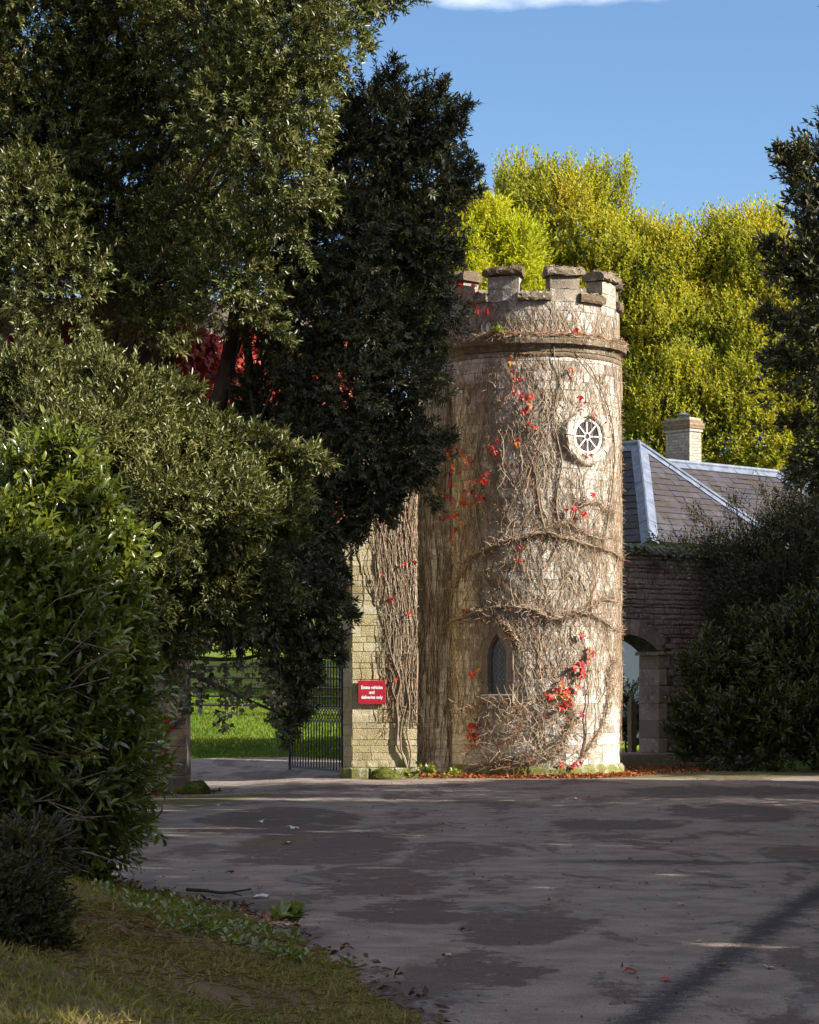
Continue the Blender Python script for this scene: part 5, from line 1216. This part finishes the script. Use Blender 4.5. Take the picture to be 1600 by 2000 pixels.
# ivy strands hanging into the gateway
n = 0; Ps = []
for (px, py0, py1) in ((383, 1290, 1350), (395, 1280, 1372), (415, 1300, 1340), (440, 1290, 1425), (425, 1330, 1345), (470, 1285, 1385), (455, 1360, 1395), (490, 1290, 1380), (520, 1300, 1370), (535, 1300, 1420), (545, 1330, 1440), (365, 1330, 1400), (355, 1300, 1390), (430, 1385, 1415)):
    for q in range(int((py1 - py0) / 2.6)): Ps.append(at(px + rnd.gauss(0, 7), rnd.uniform(py0, py1), 36.6 + rnd.uniform(-.2, .2)))
P = np.array([tuple(p) for p in Ps]); n = len(P); ib = np.array(at(440, 1250, 36.6))
D = np.stack([rg.normal(scale=.6, size=n), rg.normal(scale=.6, size=n), -np.ones(n)], -1); N = np.stack([rg.normal(scale=.5, size=n), -np.ones(n), rg.normal(scale=.5, size=n)], -1)
hi = empty('hanging_ivy', tuple(ib)); tag(hi, 'dangling ivy strands silhouetted against the lawn in the gateway', 'ivy')
put('leaves', leaves(P - ib, D, N, .07 + .05 * rg.random(n), .08, TL, .3 + .2 * rg.normal(size=n), 'leaves', M['dark_leaf']), hi)
V, F = tubes([([at(px, 1230, 36.6) - Vector(ib), at(px + 4, (py + 1230) / 2, 36.6) - Vector(ib), at(px - 2, py, 36.6) - Vector(ib)], .006, .003) for px, py in ((440, 1425), (470, 1385), (490, 1380), (535, 1420), (545, 1440), (395, 1372), (365, 1400))], 4)
put('stems', np_mesh('stems', V, F, M['bark']), hi)

# sunlit autumn trees behind
def bg_tree(label, lobes, seed, mat='autumn_leaf', shoots=(), tintf=.46, n=9500, L=.115, W=.055, root=None, **kw):
    rg2 = np.random.default_rng(seed); ex = None
    if shoots:
        Pp, Oo = [], []
        for (px, py0, py1, lean) in shoots:
            for q in range(16):
                u = q / 15; Pp.append(tuple(at(px + lean * u + rg2.normal() * 2, py0 + (py1 - py0) * u, 70 + rg2.normal() * .2))); Oo.append((.25 * lean / 30, 0, 1.0))
        ex = (np.array(Pp), np.array(Oo))
    c = lobes_px(lobes)[0].mean(axis=0); rt = root or (c[0], c[1] + .6)
    return tree('autumn_tree', label, 'tree', lobes, mat, n, 8, .45, L, W, (rt[0], rt[1], gz(rt[0], rt[1]) - .1), (c[0], c[1], c[2] + 1.5), .22, seed, group='autumn trees on the slope behind the tower', extra=ex, rs=.9, rough=.5, up=.95, f=1.7, tintf=tintf, spread=1.0, **kw)
def shoots(x0, x1, ytop, ybot, n, seed):
    r = random.Random(seed); return [(r.uniform(x0, x1), ybot + r.uniform(-10, 10), ytop(r) if callable(ytop) else ytop + r.uniform(0, 50), r.uniform(-8, 30)) for _ in range(n)]
bg_tree('pale lime green tree leaning out behind the left of the tower battlements', [(880, 470, 85, 67), (930, 440, 60, 67), (985, 500, 70, 67.5), (900, 560, 90, 67), (980, 590, 80, 68), (850, 640, 100, 68), (800, 500, 90, 68)], 51, 'lime_leaf', tintf=.5, n=10000, L=.14, W=.05, root=(2.0, 68.5))
bg_tree('tallest yellow green tree with upright shoots above the tower top', [(1080, 430, 85, 70), (1020, 465, 70, 70), (1135, 470, 90, 70), (1190, 490, 70, 70), (1060, 560, 110, 70), (1160, 590, 110, 70), (1110, 700, 110, 70.5), (1225, 620, 70, 69.8)], 52, shoots=shoots(965, 1225, 315, 440, 80, 1), n=15000)
bg_tree('yellow green tree directly right of the tower top', [(1265, 540, 75, 70), (1330, 555, 75, 70), (1250, 640, 90, 69.5), (1340, 660, 100, 69.6), (1270, 760, 100, 69.2), (1350, 790, 95, 69), (1290, 850, 90, 68.5)], 53, shoots=shoots(1205, 1400, 430, 530, 60, 2), tintf=.44, n=15000)
bg_tree('tall yellow green tree above the rear roof ridge', [(1430, 520, 65, 70), (1480, 500, 65, 70), (1420, 620, 95, 69.8), (1500, 600, 95, 70), (1440, 740, 105, 69.2), (1530, 730, 105, 69.5), (1420, 850, 90, 68.4), (1500, 860, 90, 68.4)], 54, shoots=shoots(1375, 1520, 405, 520, 60, 3), n=16000)
bg_tree('green tree at the right edge behind the dark evergreen and roof', [(1580, 560, 80, 70), (1600, 680, 110, 69.5), (1620, 800, 110, 69), (1570, 870, 70, 68.4), (1660, 600, 120, 70)], 55, shoots=shoots(1520, 1590, 470, 540, 10, 4), tintf=.35, n=7000)
bg_tree('green tree rising behind the gatehouse beyond the lawn', [(620, 760, 150, 84), (450, 760, 170, 86), (500, 950, 180, 85), (680, 950, 150, 84), (300, 900, 170, 86), (150, 760, 200, 88)], 56, tintf=.2, n=5000, L=.2, W=.09)

# trees out of view to the right whose shade lies over the drive
shade_spots = [(10.2, 27.3, 10.4, 2.7), (10.4, 22.3, 10.0, 2.8), (10.2, 17.0, 9.8, 2.8), (9.4, 11.8, 9.6, 2.8), (8.2, 6.4, 9.4, 2.9), (14.6, 44.9, 12.0, 2.2), (9.2, 36.9, 4.3, 1.5), (9.4, 38.6, 4.0, 1.25), (12.4, 7.6, 9.6, 2.6), (18.5, 49.0, 10.5, 2.6)]
for k, (x, y, h, r) in enumerate(shade_spots):
    lb_ = [(x, y, h - r * .8, r * .85), (x - r * .5, y + .5, h * .62, r * .8), (x + r * .5, y - .5, h * .6, r * .85), (x, y + r * .5, h * .38, r * .8), (x - .3, y - r * .5, h * .4, r * .85)] + ([(x, y, h * .2, r * .8)] if y > 20 else [])
    raw = (np.array([q[:3] for q in lb_]), np.array([[q[3]] * 3 for q in lb_]))
    tree('evergreen_oak', 'bushy evergreen tree standing outside the view to the right of the drive', 'tree', None, 'dark_leaf', 3200, 9, .4, .34, .18, (x, y, 0), (x, y, h - 1), .25, 70 + k, raw=raw, group='evergreen trees right of the drive out of view')

# ------------------------------------------------------------------ small things on the ground
def scatter_litter(name, label, P, mat, L, tintm, seed):
    r = np.random.default_rng(seed); n = len(P); D = np.stack([r.normal(size=n), r.normal(size=n), .35 * r.normal(size=n)], -1)
    tag(put(name, leaves(P, D, np.tile([0, 0, 1.0], (n, 1)) + r.normal(scale=.45, size=(n, 3)), L * (.6 + .8 * r.random(n)), L * .55, T4, tintm + .28 * r.normal(size=n), name, M[mat])), label, 'leaf litter', None, 'stuff')
n = 3600; th = rg.uniform(-1.5, 1.75, n); rr = TR + .08 + np.abs(rg.normal(scale=.16, size=n)); P = np.stack([TC.x + np.sin(th) * rr, TC.y - np.cos(th) * rr, .012 + .06 * rg.random(n) * np.exp(-(rr - TR - .08) * 6)], -1)
n2 = 2600; Q = np.stack([rg.uniform(3.9, 6.2, n2), rg.uniform(45.0, 48.9, n2), .01 + .03 * rg.random(n2)], -1); Q = Q[rg.random(n2) < smooth01(6.3, 4.6, Q[:, 0] + (46.5 - Q[:, 1]) * .5)]; Q[:, 2] += base_h(Q[:, 0], Q[:, 1])
n3 = 1300; Q3 = np.stack([rg.uniform(.0, 1.2, n3), 43.9 - np.abs(rg.normal(scale=.35, size=n3)), .012 + .05 * rg.random(n3)], -1)
scatter_litter('leaf_litter', 'rust red fallen leaves drifted round the foot of the tower', np.concatenate([P, Q, Q3]), 'litter_leaf', .07, .45, 61)
n = 500; P = np.stack([rg.uniform(-4.5, -3.1, n), 39.75 - np.abs(rg.normal(scale=.5, size=n)), .0 * np.ones(n)], -1); P[:, 2] = base_h(P[:, 0], P[:, 1]) + .012
scatter_litter('leaf_litter', 'dull red fallen leaves at the foot of the shaded left pier', P, 'litter_leaf', .07, .15, 62)
fl = [leaf_mesh('fallen_leaf', s, 'fallen_leaf', b) for s, b in ((.07, 1.5), (.09, 2.5), (.055, 1))]
pale = leaf_mesh('fallen_leaf', .15, 'pale_leaf', 2.0)
def ground_leaf(px, py, me, label, group):
    Yg = EYE * FPX / (py - 1345); p = at(px, py, Yg); p.z = float(base_h(p.x, p.y)) + .014
    a = rnd.uniform(0, 6.28); o = place_leaf(None, me, p, Vector((math.cos(a), math.sin(a), rnd.uniform(-.1, .2))), Vector((rnd.uniform(-.3, .3), rnd.uniform(-.3, .3), 1)), 'fallen_leaf'); tag(o, label, 'leaf', group)
G = 'fallen leaves scattered on the asphalt'
for (px, py, l) in ((1124, 1562, 'curled pale fallen leaf on the asphalt in front of the tower'), (510, 1605, 'pale fallen leaf lying left of another pale leaf before the gate'), (575, 1617, 'pale fallen leaf lying right of another pale leaf before the gate'), (572, 1649, 'pale fallen leaf on the dark asphalt in front of the laurel'), (521, 1755, 'pinkish fallen leaf on the asphalt near the broken stick')):
    ground_leaf(px, py, pale, l, G)
ground_leaf(1290, 1917, leaf_mesh('fallen_leaf', .085, 'red_leaf', 1.0), 'single red fallen leaf on the near asphalt', G)
for k in range(70):
    px, py = rnd.uniform(330, 1580), 1535 + 380 * rnd.random() ** 1.7
    if px < 330 + (py - 1700) * 1.6: continue
    ground_leaf(px, py, rnd.choice(fl), 'small fallen leaf lying loose on the patchy asphalt', G)
n = 1500; P = np.stack([rg.uniform(-2.6, 6.5, n), 11.5 + 32 * rg.random(n) ** 1.3, np.zeros(n)], -1); P = P[in_drive(P)]; P[:, 2] = base_h(P[:, 0], P[:, 1]) + .006
scatter_litter('road_grit', 'small flecks of grit and leaf crumbs strewn over the asphalt', P, 'brown_litter', .028, .6, 63)
# broken stick
sp_ = [at(px, py, EYE * FPX / (py - 1345)) + Vector((0, 0, .03)) for px, py in ((365, 1745), (400, 1747), (430, 1751), (452, 1750), (490, 1744))]
mb = MB(); mb.tube(spline(sp_, 4), .016, .008, 6); mb.tube(spline([sp_[2], sp_[2] + Vector((.10, -.35, .03)), sp_[2] + Vector((.2, -.5, .02))], 3), .010, .005, 5)
o = mb.put('broken_stick', M['bark'], None, True); tag(o, 'dark broken stick lying on the asphalt beyond the bank', 'stick')
# little plants
def small_plant(label, p, n, L, W, tpl, mat, seed, tl=.1, tint=.5):
    r = np.random.default_rng(seed); P = np.array([tuple(p)] * n) + r.normal(scale=.05, size=(n, 3)) * np.array([1, 1, .2]); B, D, N, _, _ = sprays(P, np.tile([0, -.2, 1.0], (n, 1)), 6, tl, r, .5, 1.4, rnd_dir=.8)
    b = np.array(tuple(p)); o = put('plant', leaves(B - b, D, N, L, W, tpl, tint + .2 * r.normal(size=len(B)), 'plant', M[mat])); o.location = p; tag(o, label, 'plant')
small_plant('small leafy green plant growing between the pier and the tower foot', (0.33, 42.95, .10), 16, .09, .05, TL, 'laurel_leaf', 1, .14, .8)
small_plant('low yellow green weed beside the mossy boulder at the pier', (-.02, 42.75, .03), 12, .07, .04, T8, 'laurel_leaf', 2, .08, .9)
small_plant('little green weed among red leaves below the tower', (0.78, 43.05, .05), 10, .08, .04, T8, 'laurel_leaf', 3, .10, .8)
small_plant('small fleshy green plant rooted in the tower cornice', tuple(TC + cyl(R_(-23), TR + .06, 7.98)), 9, .11, .04, T8, 'laurel_leaf', 4, .08, .9)
small_plant('tuft of yellow green fern on the shaded left pier', (-4.05, 39.95, 1.05), 16, .16, .03, T4, 'lime_leaf', 5, .08, .4)
small_plant('broad leaved dock plant at the edge of the asphalt on the bank crest', (-.78, 15.55, .10), 9, .12, .05, T8, 'laurel_leaf', 6, .04, .6)
for (px, py) in ((322, 1400), (328, 1412), (318, 1420), (325, 1405), (333, 1418), (312, 1425), (321, 1462)):
    p = at(px, py, 39.85); o = place_leaf(None, rnd.choice(CL), p, Vector((rnd.uniform(-.4, .4), -.3, -1)), Vector((.2, -1, .2)), 'creeper_leaf'); tag(o, 'red creeper leaf clinging to the shaded left pier', 'leaf', 'red leaves on the left pier')
# shrub seen through the doorway
tree('garden_shrub', 'dark loose shrub seen through the arched doorway', 'shrub', [(1222, 1370, 30, 53.5), (1245, 1385, 28, 53.6), (1205, 1400, 40, 53.5), (1260, 1420, 35, 53.8)], 'shade_leaf', 500, 8, .16, .09, .03, (4.8, 53.6, .1), (4.8, 53.6, 1.0), .03, 90)
